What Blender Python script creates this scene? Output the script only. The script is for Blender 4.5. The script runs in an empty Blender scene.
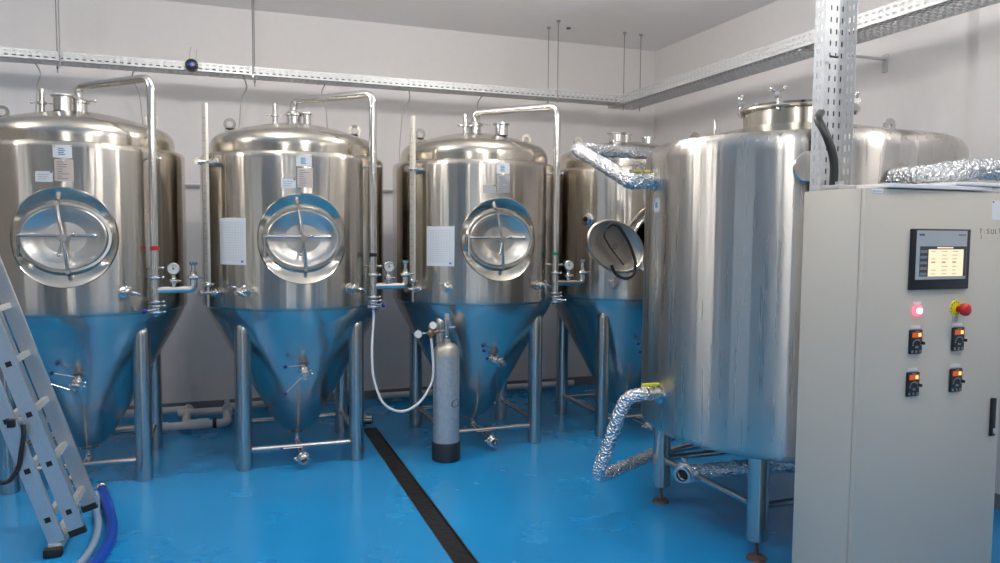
import bpy, bmesh, math, random
from math import sin, cos, pi, radians, sqrt, atan2
from mathutils import Vector, Matrix, noise
random.seed(7)
COL = bpy.context.scene.collection
V = Vector

# ------------------------------------------------------------------ materials
def newmat(name):
    m = bpy.data.materials.new(name); m.use_nodes = True
    nt = m.node_tree; b = nt.nodes['Principled BSDF']
    return m, nt, b
def node(nt, typ, **kw):
    n = nt.nodes.new(typ)
    for k, v in kw.items():
        if k in n.inputs: n.inputs[k].default_value = v
        else: setattr(n, k, v)
    return n
def srgb(r, g, b):
    f = lambda c: (c/255/12.92) if c/255 <= .04045 else ((c/255+.055)/1.055)**2.4
    return (f(r), f(g), f(b), 1)
def plain(name, col, rough=.5, metal=0., bump=0., bscale=40., var=0., emit=None, estr=0., coat=0.):
    m, nt, b = newmat(name)
    b.inputs['Base Color'].default_value = col
    b.inputs['Roughness'].default_value = rough
    b.inputs['Metallic'].default_value = metal
    if coat: b.inputs['Coat Weight'].default_value = coat
    if emit:
        b.inputs['Emission Color'].default_value = emit; b.inputs['Emission Strength'].default_value = estr
    if bump or var:
        tc = node(nt, 'ShaderNodeTexCoord'); nz = node(nt, 'ShaderNodeTexNoise', Scale=bscale, Detail=4.)
        nt.links.new(tc.outputs['Object'], nz.inputs['Vector'])
        if bump:
            bp = node(nt, 'ShaderNodeBump', Strength=bump, Distance=.01)
            nt.links.new(nz.outputs['Fac'], bp.inputs['Height']); nt.links.new(bp.outputs['Normal'], b.inputs['Normal'])
        if var:
            mx = node(nt, 'ShaderNodeMix', data_type='RGBA')
            mx.inputs[6].default_value = tuple(c*(1-var) for c in col[:3])+(1,)
            mx.inputs[7].default_value = tuple(min(1, c*(1+var)) for c in col[:3])+(1,)
            nt.links.new(nz.outputs['Fac'], mx.inputs[0]); nt.links.new(mx.outputs[2], b.inputs['Base Color'])
    return m
def brushed(name, col, rough=.26, aniso=.8, wave=.25, wscale=(5, 5, .5), rot=.25):
    """rolled stainless sheet: horizontal brushing, faint vertical unevenness"""
    m, nt, b = newmat(name)
    b.inputs['Metallic'].default_value = 1
    b.inputs['Anisotropic'].default_value = aniso
    b.inputs['Anisotropic Rotation'].default_value = rot
    tg = node(nt, 'ShaderNodeTangent', direction_type='RADIAL', axis='Z')
    nt.links.new(tg.outputs[0], b.inputs['Tangent'])
    tc = node(nt, 'ShaderNodeTexCoord')
    mp = node(nt, 'ShaderNodeMapping'); mp.inputs['Scale'].default_value = wscale
    nt.links.new(tc.outputs['Object'], mp.inputs['Vector'])
    nz = node(nt, 'ShaderNodeTexNoise', Scale=1.6, Detail=2.); nt.links.new(mp.outputs[0], nz.inputs['Vector'])
    bp = node(nt, 'ShaderNodeBump', Strength=wave, Distance=.02)
    nt.links.new(nz.outputs['Fac'], bp.inputs['Height']); nt.links.new(bp.outputs['Normal'], b.inputs['Normal'])
    # fine brushing in roughness and tone
    mp2 = node(nt, 'ShaderNodeMapping'); mp2.inputs['Scale'].default_value = (14, 14, .6)
    nt.links.new(tc.outputs['Object'], mp2.inputs['Vector'])
    n2 = node(nt, 'ShaderNodeTexNoise', Scale=3., Detail=2.); nt.links.new(mp2.outputs[0], n2.inputs['Vector'])
    mr = node(nt, 'ShaderNodeMapRange'); mr.inputs['To Min'].default_value = rough*.85; mr.inputs['To Max'].default_value = rough*1.2
    nt.links.new(n2.outputs['Fac'], mr.inputs['Value']); nt.links.new(mr.outputs[0], b.inputs['Roughness'])
    mx = node(nt, 'ShaderNodeMix', data_type='RGBA')
    mx.inputs[6].default_value = tuple(c*.93 for c in col[:3])+(1,); mx.inputs[7].default_value = col
    nt.links.new(n2.outputs['Fac'], mx.inputs[0]); nt.links.new(mx.outputs[2], b.inputs['Base Color'])
    return m
def foil_mat(name):
    m, nt, b = newmat(name)
    b.inputs['Metallic'].default_value = 1; b.inputs['Roughness'].default_value = .16
    b.inputs['Base Color'].default_value = (.86, .87, .89, 1)
    tc = node(nt, 'ShaderNodeTexCoord')
    vo = node(nt, 'ShaderNodeTexVoronoi', Scale=75.); vo.feature = 'F1'
    nz = node(nt, 'ShaderNodeTexNoise', Scale=45., Detail=5.)
    nt.links.new(tc.outputs['Object'], vo.inputs['Vector']); nt.links.new(tc.outputs['Object'], nz.inputs['Vector'])
    ad = node(nt, 'ShaderNodeMath', operation='ADD')
    nt.links.new(vo.outputs['Distance'], ad.inputs[0]); nt.links.new(nz.outputs['Fac'], ad.inputs[1])
    bp = node(nt, 'ShaderNodeBump', Strength=.9, Distance=.012)
    nt.links.new(ad.outputs[0], bp.inputs['Height']); nt.links.new(bp.outputs['Normal'], b.inputs['Normal'])
    return m
def floor_mat():
    m, nt, b = newmat('blue_epoxy')
    tc = node(nt, 'ShaderNodeTexCoord')
    n1 = node(nt, 'ShaderNodeTexNoise', Scale=1.2, Detail=3., Roughness=.5); nt.links.new(tc.outputs['Object'], n1.inputs['Vector'])
    cr = node(nt, 'ShaderNodeValToRGB')
    cr.color_ramp.elements[0].position = .35; cr.color_ramp.elements[0].color = (.012, .265, .60, 1)
    cr.color_ramp.elements[1].position = .7; cr.color_ramp.elements[1].color = (.017, .30, .655, 1)
    nt.links.new(n1.outputs['Fac'], cr.inputs[0])
    # dried scuffs
    n3 = node(nt, 'ShaderNodeTexNoise', Scale=5., Detail=3., Roughness=.6); nt.links.new(tc.outputs['Object'], n3.inputs['Vector'])
    r3 = node(nt, 'ShaderNodeMapRange'); r3.inputs['From Min'].default_value = .60; r3.inputs['From Max'].default_value = .95
    r3.inputs['To Max'].default_value = .07
    nt.links.new(n3.outputs['Fac'], r3.inputs['Value'])
    mx = node(nt, 'ShaderNodeMix', data_type='RGBA'); mx.inputs[7].default_value = (.10, .42, .70, 1)
    nt.links.new(r3.outputs[0], mx.inputs[0]); nt.links.new(cr.outputs[0], mx.inputs[6])
    nt.links.new(mx.outputs[2], b.inputs['Base Color'])
    n2 = node(nt, 'ShaderNodeTexNoise', Scale=2.5, Detail=5.); nt.links.new(tc.outputs['Object'], n2.inputs['Vector'])
    mr = node(nt, 'ShaderNodeMapRange'); mr.inputs['To Min'].default_value = .20; mr.inputs['To Max'].default_value = .32
    nt.links.new(n2.outputs['Fac'], mr.inputs['Value']); nt.links.new(mr.outputs[0], b.inputs['Roughness'])
    n4 = node(nt, 'ShaderNodeTexNoise', Scale=2.2, Detail=1.5); nt.links.new(tc.outputs['Object'], n4.inputs['Vector'])
    bp = node(nt, 'ShaderNodeBump', Strength=.10, Distance=.02); nt.links.new(n4.outputs['Fac'], bp.inputs['Height'])
    nt.links.new(bp.outputs['Normal'], b.inputs['Normal'])
    return m

M = {}
M['shell'] = brushed('stainless_shell', (.59, .54, .475, 1), .23, .95, .36, (6.5, 6.5, .35))
M['cone'] = brushed('stainless_cone', (.60, .58, .56, 1), .24, .5, .35, (3, 3, 2))
M['dome'] = brushed('stainless_head', (.64, .59, .51, 1), .20, .3, .12, (3, 3, 3))
M['bigshell'] = brushed('stainless_big_shell', (.60, .565, .52, 1), .28, .96, .24, (7, 7, .1))
M['steel'] = plain('stainless_fittings', (.72, .70, .67, 1), .16, 1, .05, 30)
M['door'] = brushed('stainless_door', (.72, .675, .62, 1), .30, .0, .12, (4, 4, 4))
M['leg'] = plain('stainless_tube', (.55, .54, .52, 1), .24, 1, .04, 20)
M['galv'] = plain('galvanised_sheet', (.56, .565, .57, 1), .5, .55, .1, 60, .12)
M['alu'] = plain('aluminium_profile', (.62, .64, .66, 1), .42, .8, .08, 80, .1)
M['alu_rung'] = plain('aluminium_rung', (.72, .72, .68, 1), .45, .6, .08, 80, .1)
M['foil'] = foil_mat('aluminium_foil_wrap')
M['floor'] = floor_mat()
M['wall'] = plain('painted_wall', (.73, .705, .70, 1), .75, 0, .12, 14, .03)
M['farwall'] = plain('beige_reflection_wall', (.42, .37, .32, 1), .75, 0, .12, 14, .05)  # unseen walls, darkened so the steel reflects with more contrast
M['ceil'] = plain('painted_ceiling', (.93, .905, .895, 1), .8, 0, .08, 9, .02)
M['cove'] = plain('grey_cove', (.20, .20, .21, 1), .5, 0, .1, 20, .1)
M['cab'] = plain('cabinet_paint', srgb(197, 190, 177), .42, 0, .05, 220)
M['cabside'] = M['cab']
M['black'] = plain('black_plastic', (.012, .013, .016, 1), .35)
M['rubber'] = plain('black_rubber', (.018, .018, .02, 1), .6, 0, .1, 60)
M['blackcable'] = plain('black_cable', (.02, .022, .02, 1), .38)
M['graycable'] = plain('grey_cable', (.42, .41, .41, 1), .5)
M['pvc'] = plain('white_pvc', (.62, .62, .63, 1), .35)
M['white'] = plain('white_plastic', (.75, .75, .76, 1), .4)
M['hose_w'] = plain('white_hose', (.80, .80, .80, 1), .3)
M['hose_b'] = plain('blue_hose', (.006, .06, .42, 1), .35, 0, .15, 120)
M['hose_g'] = plain('grey_hose', (.25, .36, .50, 1), .4)
M['blueknob'] = plain('blue_knob', (.008, .02, .22, 1), .3)
M['red'] = plain('red_plastic', (.55, .015, .012, 1), .35)
M['redtape'] = plain('red_tape', (.45, .01, .015, 1), .5)
M['greentape'] = plain('green_tape', (.02, .22, .12, 1), .5)
M['yellow'] = plain('yellow_plastic', (.80, .72, .02, 1), .4)
M['paper'] = plain('paper', (.72, .74, .76, 1), .7)
M['sticker'] = plain('white_sticker', (.66, .68, .68, 1), .5)
M['plate_pink'] = plain('nameplate', (.55, .44, .39, 1), .42)
M['plate_grey'] = plain('nameplate_grey', (.42, .42, .42, 1), .35, .5)
M['ink'] = plain('ink', (.10, .10, .12, 1), .6)
M['inkblue'] = plain('blue_ink', (.12, .22, .42, 1), .6)
M['inkfaint'] = plain('faint_ink', (.42, .44, .48, 1), .6)
M['gas'] = plain('galvanised_cylinder', (.50, .53, .56, 1), .45, .45, .3, 35, .30)
M['gascap'] = plain('cylinder_shoulder', (.55, .50, .44, 1), .40, .6, .2, 50, .15)
M['boot'] = plain('dark_boot', (.020, .024, .034, 1), .5)
M['brass'] = plain('copper_fitting', (.50, .30, .18, 1), .3, 1)
M['drain'] = plain('dark_drain', (.016, .014, .013, 1), .45, .3, .6, 25, .6)
M['drainedge'] = plain('drain_edge', (.07, .07, .075, 1), .4, .6, .3, 60)
M['dial'] = plain('gauge_dial', (.70, .70, .68, 1), .3)
M['hmi'] = plain('screen_bezel_grey', (.40, .43, .46, 1), .35)
M['screen'] = plain('screen_lit', (.2, .15, .1, 1), .3, emit=(1, .80, .56, 1), estr=.95)
M['screenmark'] = plain('screen_text', (.25, .15, .1, 1), .4, emit=(.50, .34, .24, 1), estr=.5)
M['screenhead'] = plain('screen_header', (.05, .05, .05, 1), .4)
M['led_red'] = plain('red_lamp_lens', (.8, .05, .07, 1), .25, emit=(1, .09, .13, 1), estr=2.6)
M['led_core'] = plain('red_lamp_core', (1, .8, .8, 1), .25, emit=(1, .70, .68, 1), estr=2.6)
M['led_orange'] = plain('orange_display', (.3, .05, .0, 1), .3, emit=(1, .16, .02, 1), estr=.35)
M['led_bright'] = plain('orange_segment', (.9, .5, .1, 1), .3, emit=(1, .55, .16, 1), estr=2.2)
M['panelgrey'] = plain('panel_buttons', (.20, .23, .27, 1), .4)
M['lampglow'] = plain('led_diffuser', (1, 1, 1, 1), .4, emit=(1, .965, .915, 1), estr=158)
M['lampbody'] = plain('lamp_body', (.7, .7, .7, 1), .4)
M['glass'] = plain('clear_glass', (.9, .95, .95, 1), .03)
M['glass'].node_tree.nodes['Principled BSDF'].inputs['Transmission Weight'].default_value = 1
M['gaugeglass'] = plain('sight_tube_scale', (.62, .575, .51, 1), .4, .3, .1, 60, .12)
M['rodsteel'] = plain('threaded_rod', (.25, .25, .26, 1), .55, .6)
M['rust'] = plain('foot_pad', (.16, .10, .085, 1), .5, .4)

# ------------------------------------------------------------------ mesh builder
def frame_of(d):
    d = d.normalized(); up = V((0, 0, 1)) if abs(d.z) < .9 else V((0, 1, 0))
    a = up.cross(d).normalized(); return a, d.cross(a)
class MB:
    def __init__(s): s.bm = bmesh.new()
    def ring(s, c, a, b, r, n, r2=None):
        r2 = r if r2 is None else r2
        return [s.bm.verts.new(c + a*(r*cos(2*pi*i/n)) + b*(r2*sin(2*pi*i/n))) for i in range(n)]
    def bridge(s, A, B):
        n = len(A)
        for i in range(n): s.bm.faces.new((A[i], A[(i+1) % n], B[(i+1) % n], B[i]))
    def box(s, lo, hi, rot=None, bevel=0.):
        lo, hi = V(lo), V(hi); c = (lo+hi)/2; h = (hi-lo)/2
        t = bmesh.new(); bmesh.ops.create_cube(t, size=2)
        for v in t.verts: v.co = V((v.co.x*h.x, v.co.y*h.y, v.co.z*h.z))
        if bevel: bmesh.ops.bevel(t, geom=t.edges[:], offset=bevel, segments=2, affect='EDGES', profile=.5)
        mp = {}
        for v in t.verts:
            co = (rot @ v.co if rot else v.co) + c; mp[v] = s.bm.verts.new(co)
        for f in t.faces: s.bm.faces.new([mp[v] for v in f.verts])
        t.free(); return s
    def cyl(s, p0, p1, r0, r1=None, n=16, cap=True):
        p0, p1 = V(p0), V(p1); r1 = r0 if r1 is None else r1
        a, b = frame_of(p1-p0)
        A = s.ring(p0, a, b, r0, n); B = s.ring(p1, a, b, r1, n); s.bridge(A, B)
        if cap: s.bm.faces.new(A[::-1]); s.bm.faces.new(B)
        return s
    def pipe(s, p0, p1, r, t, n=24):
        """short open tube with wall thickness"""
        p0, p1 = V(p0), V(p1); a, b = frame_of(p1-p0)
        A = s.ring(p0, a, b, r, n); B = s.ring(p1, a, b, r, n); C_ = s.ring(p1, a, b, r-t, n); D = s.ring(p0, a, b, r-t, n)
        s.bridge(A, B); s.bridge(B, C_); s.bridge(C_, D); s.bridge(D, A); return s
    def rev(s, prof, c=(0, 0, 0), ax=(0, 0, 1), n=32, sx=1., sy=1.):
        """surface of revolution: prof = [(r, h)], around ax through c; (sx, sy) squash to an oval"""
        c = V(c); ax = V(ax).normalized(); a, b = frame_of(ax); prev = None; pv = None
        for r, h in prof:
            o = c + ax*h
            if r < 1e-6: cur = [s.bm.verts.new(o)]
            else: cur = s.ring(o, a, b, r*sx, n, r*sy)
            if prev is not None:
                if len(prev) == 1 and len(cur) > 1:
                    for i in range(n): s.bm.faces.new((prev[0], cur[(i+1) % n], cur[i])[::-1])
                elif len(cur) == 1 and len(prev) > 1:
                    for i in range(n): s.bm.faces.new((prev[i], prev[(i+1) % n], cur[0]))
                elif len(cur) > 1: s.bridge(prev, cur)
            prev = cur
        return s
    def tube(s, pts, r, n=14, fillet=0., cap=True, jit=0., step=None, seg=7):
        pts = [V(p) for p in pts]; path = [pts[0]]
        for i in range(1, len(pts)-1):
            P = pts[i]; u = (pts[i-1]-P); w = (pts[i+1]-P)
            d = min(fillet, u.length*.48, w.length*.48)
            if d < 1e-5: path.append(P); continue
            A = P+u.normalized()*d; B = P+w.normalized()*d
            for k in range(seg+1):
                t = k/seg; path.append(A*(1-t)**2+P*2*t*(1-t)+B*t*t)
        path.append(pts[-1])
        if step:
            out = [path[0]]
            for i in range(1, len(path)):
                L = (path[i]-path[i-1]).length; k = max(1, int(round(L/step)))
                for j in range(1, k+1): out.append(path[i-1].lerp(path[i], j/k))
            path = out
        a, b = frame_of(path[1]-path[0]); rings = []
        for i, P in enumerate(path):
            d = (path[min(i+1, len(path)-1)]-path[max(i-1, 0)]).normalized()
            a = (a-d*a.dot(d)).normalized(); b = d.cross(a)
            rr = s.ring(P, a, b, r, n)
            if jit:
                for v in rr:
                    q = v.co*38; k = noise.noise(q)*1.0+noise.noise(q*2.3)*.7+random.uniform(-.25, .25)
                    v.co += (v.co-P).normalized()*k*jit
            rings.append(rr)
            if i: s.bridge(rings[-2], rr)
        if cap: s.bm.faces.new(rings[0][::-1]); s.bm.faces.new(rings[-1])
        return s
    def ball(s, c, r, sx=1, sy=1, sz=1, n=14):
        prof = [(max(0, r*sin(pi*i/n)) if 0 < i < n else 0, -r*cos(pi*i/n)) for i in range(n+1)]
        k = len(s.bm.verts); s.rev(prof, (0, 0, 0), (0, 0, 1), n*2)
        s.bm.verts.ensure_lookup_table()
        for v in s.bm.verts[k:]: v.co = V((v.co.x*sx, v.co.y*sy, v.co.z*sz))+V(c)
        return s
    def quad(s, a, b, c, d):
        s.bm.faces.new([s.bm.verts.new(V(p)) for p in (a, b, c, d)]); return s
    def poly_extrude(s, pts, dvec):
        dvec = V(dvec); A = [s.bm.verts.new(V(p)) for p in pts]; B = [s.bm.verts.new(V(p)+dvec) for p in pts]
        s.bridge(A, B); s.bm.faces.new(A[::-1]); s.bm.faces.new(B); return s
    def patch(s, R, t0, t1, z0, z1, th=.0008, n=8):
        """thin curved rectangle lying on a cylinder of radius R; angle 0 looks to -y"""
        g = []
        for rr in (R, R+th):
            g.append([[s.bm.verts.new((rr*sin(t0+(t1-t0)*i/n), -rr*cos(t0+(t1-t0)*i/n), z)) for i in range(n+1)] for z in (z0, z1)])
        f = s.bm.faces.new
        for i in range(n):
            f((g[1][0][i], g[1][0][i+1], g[1][1][i+1], g[1][1][i])); f((g[0][0][i], g[0][1][i], g[0][1][i+1], g[0][0][i+1]))
            f((g[0][0][i], g[0][0][i+1], g[1][0][i+1], g[1][0][i])); f((g[0][1][i], g[1][1][i], g[1][1][i+1], g[0][1][i+1]))
        for i in (0, n): f((g[0][0][i], g[1][0][i], g[1][1][i], g[0][1][i]))
        return s
    def perf(s, o, u, v, nu, nv, pu, pv, hu, hv, stag=False, marg=0.):
        """perforated sheet of nu x nv cells, hole hu x hv in each; faces joined by coordinates"""
        o, u, v = V(o), V(u), V(v); bm = s.bm; cache = {}
        def vert(a, b):
            k = (round(a, 5), round(b, 5))
            if k not in cache: cache[k] = bm.verts.new(o+u*a+v*b)
            return cache[k]
        for j in range(nv):
            off = pu/2 if (stag and j % 2) else 0.
            for i in range(nu):
                x0 = i*pu; y0 = j*pv+marg; x1 = x0+pu; y1 = y0+pv
                cx = x0+pu/2+off*.0; cy = (y0+y1)/2
                if stag and j % 2 == 1: cx = x0+pu/2
                sh = (pu-hu)/2-.0005 if stag else 0
                cx += (sh*.8 if j % 2 else -sh*.8) if stag else 0
                a = [vert(x0, y0), vert(x1, y0), vert(x1, y1), vert(x0, y1)]
                h = [vert(cx-hu/2, cy-hv/2), vert(cx+hu/2, cy-hv/2), vert(cx+hu/2, cy+hv/2), vert(cx-hu/2, cy+hv/2)]
                for k in range(4): bm.faces.new((a[k], a[(k+1) % 4], h[(k+1) % 4], h[k]))
        if marg:
            L = nu*pu
            bm.faces.new((vert(0, 0), vert(L, 0), vert(L, marg), vert(0, marg)))
            W = nv*pv+marg
            bm.faces.new((vert(0, W), vert(L, W), vert(L, W+marg), vert(0, W+marg)))
        return s
    def build(s, name, mat, parent=None, smooth=35, solid=0., recalc=True):
        bm = s.bm
        if recalc and not solid: bmesh.ops.recalc_face_normals(bm, faces=bm.faces[:])
        base = None
        if parent is None:
            xs = [v.co for v in bm.verts]
            base = V(((min(c.x for c in xs)+max(c.x for c in xs))/2, (min(c.y for c in xs)+max(c.y for c in xs))/2, min(c.z for c in xs)))
            for v in bm.verts: v.co -= base
        me = bpy.data.meshes.new(name); bm.to_mesh(me); bm.free()
        me.materials.append(M[mat] if isinstance(mat, str) else mat)
        if smooth:
            me.shade_smooth(); me.set_sharp_from_angle(angle=radians(smooth))
        o = bpy.data.objects.new(name, me); COL.objects.link(o)
        if parent is not None: o.parent = parent
        else: o.location = base
        if solid:
            md = o.modifiers.new('thickness', 'SOLIDIFY'); md.thickness = solid; md.offset = 0
        return o
def tag(o, label=None, cat=None, group=None, kind=None):
    if label: o['label'] = label
    if cat: o['category'] = cat
    if group: o['group'] = group
    if kind: o['kind'] = kind
    return o
def thing(name, loc, label, cat, group=None, rz=0.):
    o = bpy.data.objects.new(name, None); o.empty_display_size = .1
    o.location = loc; o.rotation_euler = (0, 0, rz); COL.objects.link(o)
    return tag(o, label, cat, group)
def struct(o): o['kind'] = 'structure'; return o
def text_obj(name, txt, size, loc, rot, mat, parent=None, depth=.0004, bend=None):
    cu = bpy.data.curves.new(name+'_c', 'FONT'); cu.body = txt; cu.size = size; cu.extrude = depth
    t = bpy.data.objects.new(name+'_t', cu); COL.objects.link(t)
    bpy.context.view_layer.update()
    me = bpy.data.meshes.new_from_object(t.evaluated_get(bpy.context.evaluated_depsgraph_get()))
    bpy.data.objects.remove(t); bpy.data.curves.remove(cu)
    me.name = name
    mt = Matrix.Translation(V(loc)) @ Matrix.Rotation(rot[2], 4, 'Z') @ Matrix.Rotation(rot[0], 4, 'X')
    for v in me.vertices:
        v.co = mt @ v.co
        if bend: v.co = bend(v.co)
    me.materials.clear(); me.materials.append(M[mat])
    o = bpy.data.objects.new(name, me); COL.objects.link(o)
    if parent: o.parent = parent
    return o

# ------------------------------------------------------------------ room
XL, XR, YF, YB, ZC = -4.6, 4.3, -4.2, 7.05, 3.52
struct(MB().box((XL-.15, YF-.15, -.12), (1.004, YB+.15, 0)).box((1.004, YF-.15, -.12), (1.124, YB+.15, -.035)).box((1.124, YF-.15, -.12), (XR+.15, YB+.15, 0)).box((1.004, 6.02, -.035), (1.124, YB+.15, 0)).build('floor', 'floor', smooth=0))
struct(MB().box((XL-.15, YF-.15, ZC), (XR+.15, YB+.15, ZC+.12)).build('ceiling', 'ceil', smooth=0))
struct(MB().box((XL-.15, YB, 0), (XR+.15, YB+.15, ZC)).build('wall_back', 'wall', smooth=0))
struct(MB().box((XR, YF-.15, 0), (XR+.15, YB, ZC)).build('wall_right', 'wall', smooth=0))
struct(MB().box((XR-.06, 2.55, 0), (XR, 3.32, ZC)).build('trim_1', 'wall', smooth=0))
# left wall with an opening added for its light
w = MB()
w.box((XL-.15, YF-.15, 0), (XL, 0.2, ZC)).box((XL-.15, 2.0, 0), (XL, YB, ZC)).box((XL-.15, .2, 0), (XL, 2.0, .95)).box((XL-.15, .2, 2.5), (XL, 2.0, ZC))
struct(w.build('wall_left', 'farwall', smooth=0))
w = MB()
w.box((XL, YF-.15, 0), (-2.2, YF, ZC)).box((-.4, YF-.15, 0), (XR, YF, ZC)).box((-2.2, YF-.15, 2.6), (-.4, YF, ZC))
struct(w.build('wall_front', 'farwall', smooth=0))
def added_window(name, lo, hi, axis):  # windows out of view, added to give the steel bright shapes to reflect
    f = MB(); t = .05; lo = V(lo); hi = V(hi)
    def bar(a, b):
        f.box(a, b)
    if axis == 'x':
        x0, x1 = lo.x, hi.x
        bar((x0, lo.y, lo.z), (x1, hi.y, lo.z+t)); bar((x0, lo.y, hi.z-t), (x1, hi.y, hi.z))
        for y in (lo.y, (lo.y+hi.y)/2-t/2, hi.y-t): bar((x0, y, lo.z+t), (x1, y+t, hi.z-t))
    else:
        y0, y1 = lo.y, hi.y
        bar((lo.x, y0, hi.z-t), (hi.x, y1, hi.z))
        for x in (lo.x, (lo.x+hi.x)/2-t/2, hi.x-t): bar((x, y0, lo.z), (x+t, y1, hi.z-t))
    o = struct(f.build(name, 'white', smooth=0)); return o
added_window('added_window_1', (XL-.10, .2, .95), (XL-.04, 2.0, 2.5), 'x')
added_window('added_window_2', (-2.2, YF-.10, 0), (-.4, YF-.04, 2.6), 'y')
# cove along the floor
struct(MB().box((XL, YB-.012, 0), (XR, YB, .085)).build('baseboard_back', 'cove', smooth=0))
struct(MB().box((XR-.072, 2.55, 0), (XR-.06, 3.32, .085)).box((XR-.012, 3.32, 0), (XR, YB, .085)).build('baseboard_right', 'cove', smooth=0))
# drain channel: sunk tray with a dark slotted cover
dr = thing('drain_channel', (1.064, 1.2, -.035), 'long narrow black drain channel sunk across the blue floor', 'drain')
d = MB()
d.box((-.060, -4.9, .0), (.060, 4.82, .012)); d.build('channel_bed', 'drain', dr, 0)
g = MB()
for k in range(6):
    y0 = -4.9+k*1.62
    g.box((-.046, y0+.003, .022), (.046, y0+1.617, .030))
tag(g.build('grate', 'drain', dr, 0))
e = MB(); e.box((-.0595, -4.9, .012), (-.052, 4.81, .0355)); e.box((.052, -4.9, .012), (.0595, 4.81, .0355)); e.build('edge_strip', 'drainedge', dr, 0)

# ------------------------------------------------------------------ ceiling lamps
def lamp(x, y, label, k=1.):
    t = thing('ceiling_lamp', (x, y, ZC), label, 'lamp', 'round ceiling lamps')
    MB().rev([(0, 0), (.06, 0), (.06, -.02), (.012, -.03), (.012, -.23), (.03, -.24), (.03, -.26), (0, -.26)], n=32).build('lamp_body', 'lampbody', t)
    MB().ball((0, 0, -.335), .085, n=14).build('globe', 'lampglow', t)
for x, y, l in [(0.0, 4.5, 'round white ceiling lamp above the front of the two left fermenters'),
                (1.98, 4.5, 'round white ceiling lamp above the third fermenter and the big tank'),
                (-2.4, 4.4, 'round white ceiling lamp left of the ladder'),
                (1.15, 1.7, 'round white ceiling lamp over the open floor by the control cabinet'),
                (3.3, 1.4, 'unseen round fill lamp added near the right wall in front of the cabinet'),  # this and the next lamps are out of view, added as fill
                (-1.6, -1.6, 'unseen round fill lamp added near the front door opening'),
                (1.6, -1.6, 'unseen round fill lamp added near the front right corner')]:
    lamp(x, y, l)

# ------------------------------------------------------------------ fermenters
R = .627
def shell_grid(R, z0, z1, hole):
    """cylinder wall from z0 to z1 with a round opening (hz, r) facing -y, flaring into a recessed oval"""
    bm = bmesh.new(); N = 192; half = 16; hz, hr = hole
    za, zb = hz-.33, hz+.33
    zin = [za+(zb-za)*i/24 for i in range(25)]
    zs = [z0]+([z0+(za-z0)*.5] if za-z0 > .06 else [])+zin+[zb+(z1-zb)*.5, z1]
    P = lambda k, z: V((R*sin(2*pi*k/N), -R*cos(2*pi*k/N), z))
    grid = {}
    def gv(k, j):
        key = (k % N, j)
        if key not in grid: grid[key] = bm.verts.new(P(k, zs[j]))
        return grid[key]
    ja, jb = zs.index(za), zs.index(zin[-1])
    for j in range(len(zs)-1):
        for k in range(N):
            kk = k if k < N//2 else k-N
            if ja <= j < jb and -half <= kk < half: continue
            bm.faces.new((gv(k, j), gv(k+1, j), gv(k+1, j+1), gv(k, j+1)))
    B = [(-half+i, ja) for i in range(2*half)]+[(half, ja+i) for i in range(jb-ja)]+[(half-i, jb) for i in range(2*half)]+[(-half, jb-i) for i in range(jb-ja)]
    outer = [gv(k, j) for k, j in B]
    st = [(R*2*pi*k/N, zs[j]-hz) for k, j in B]
    prev = outer; el = []
    for s_, z_ in st:
        a = atan2(z_, s_); el.append((hr*cos(a), hr*sin(a)))
    for t in (.35, .65, .85, 1.):
        cur = []
        for (s_, z_), (es, ez) in zip(st, el):
            S = s_+(es-s_)*t; Z = z_+(ez-z_)*t
            cur.append(bm.verts.new((R*sin(S/R), -R*cos(S/R), hz+Z)))
        n = len(cur)
        for i in range(n): bm.faces.new((prev[i], prev[(i+1) % n], cur[(i+1) % n], cur[i]))
        prev = cur
    return bm, [tuple(v.co) for v in prev]

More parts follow.
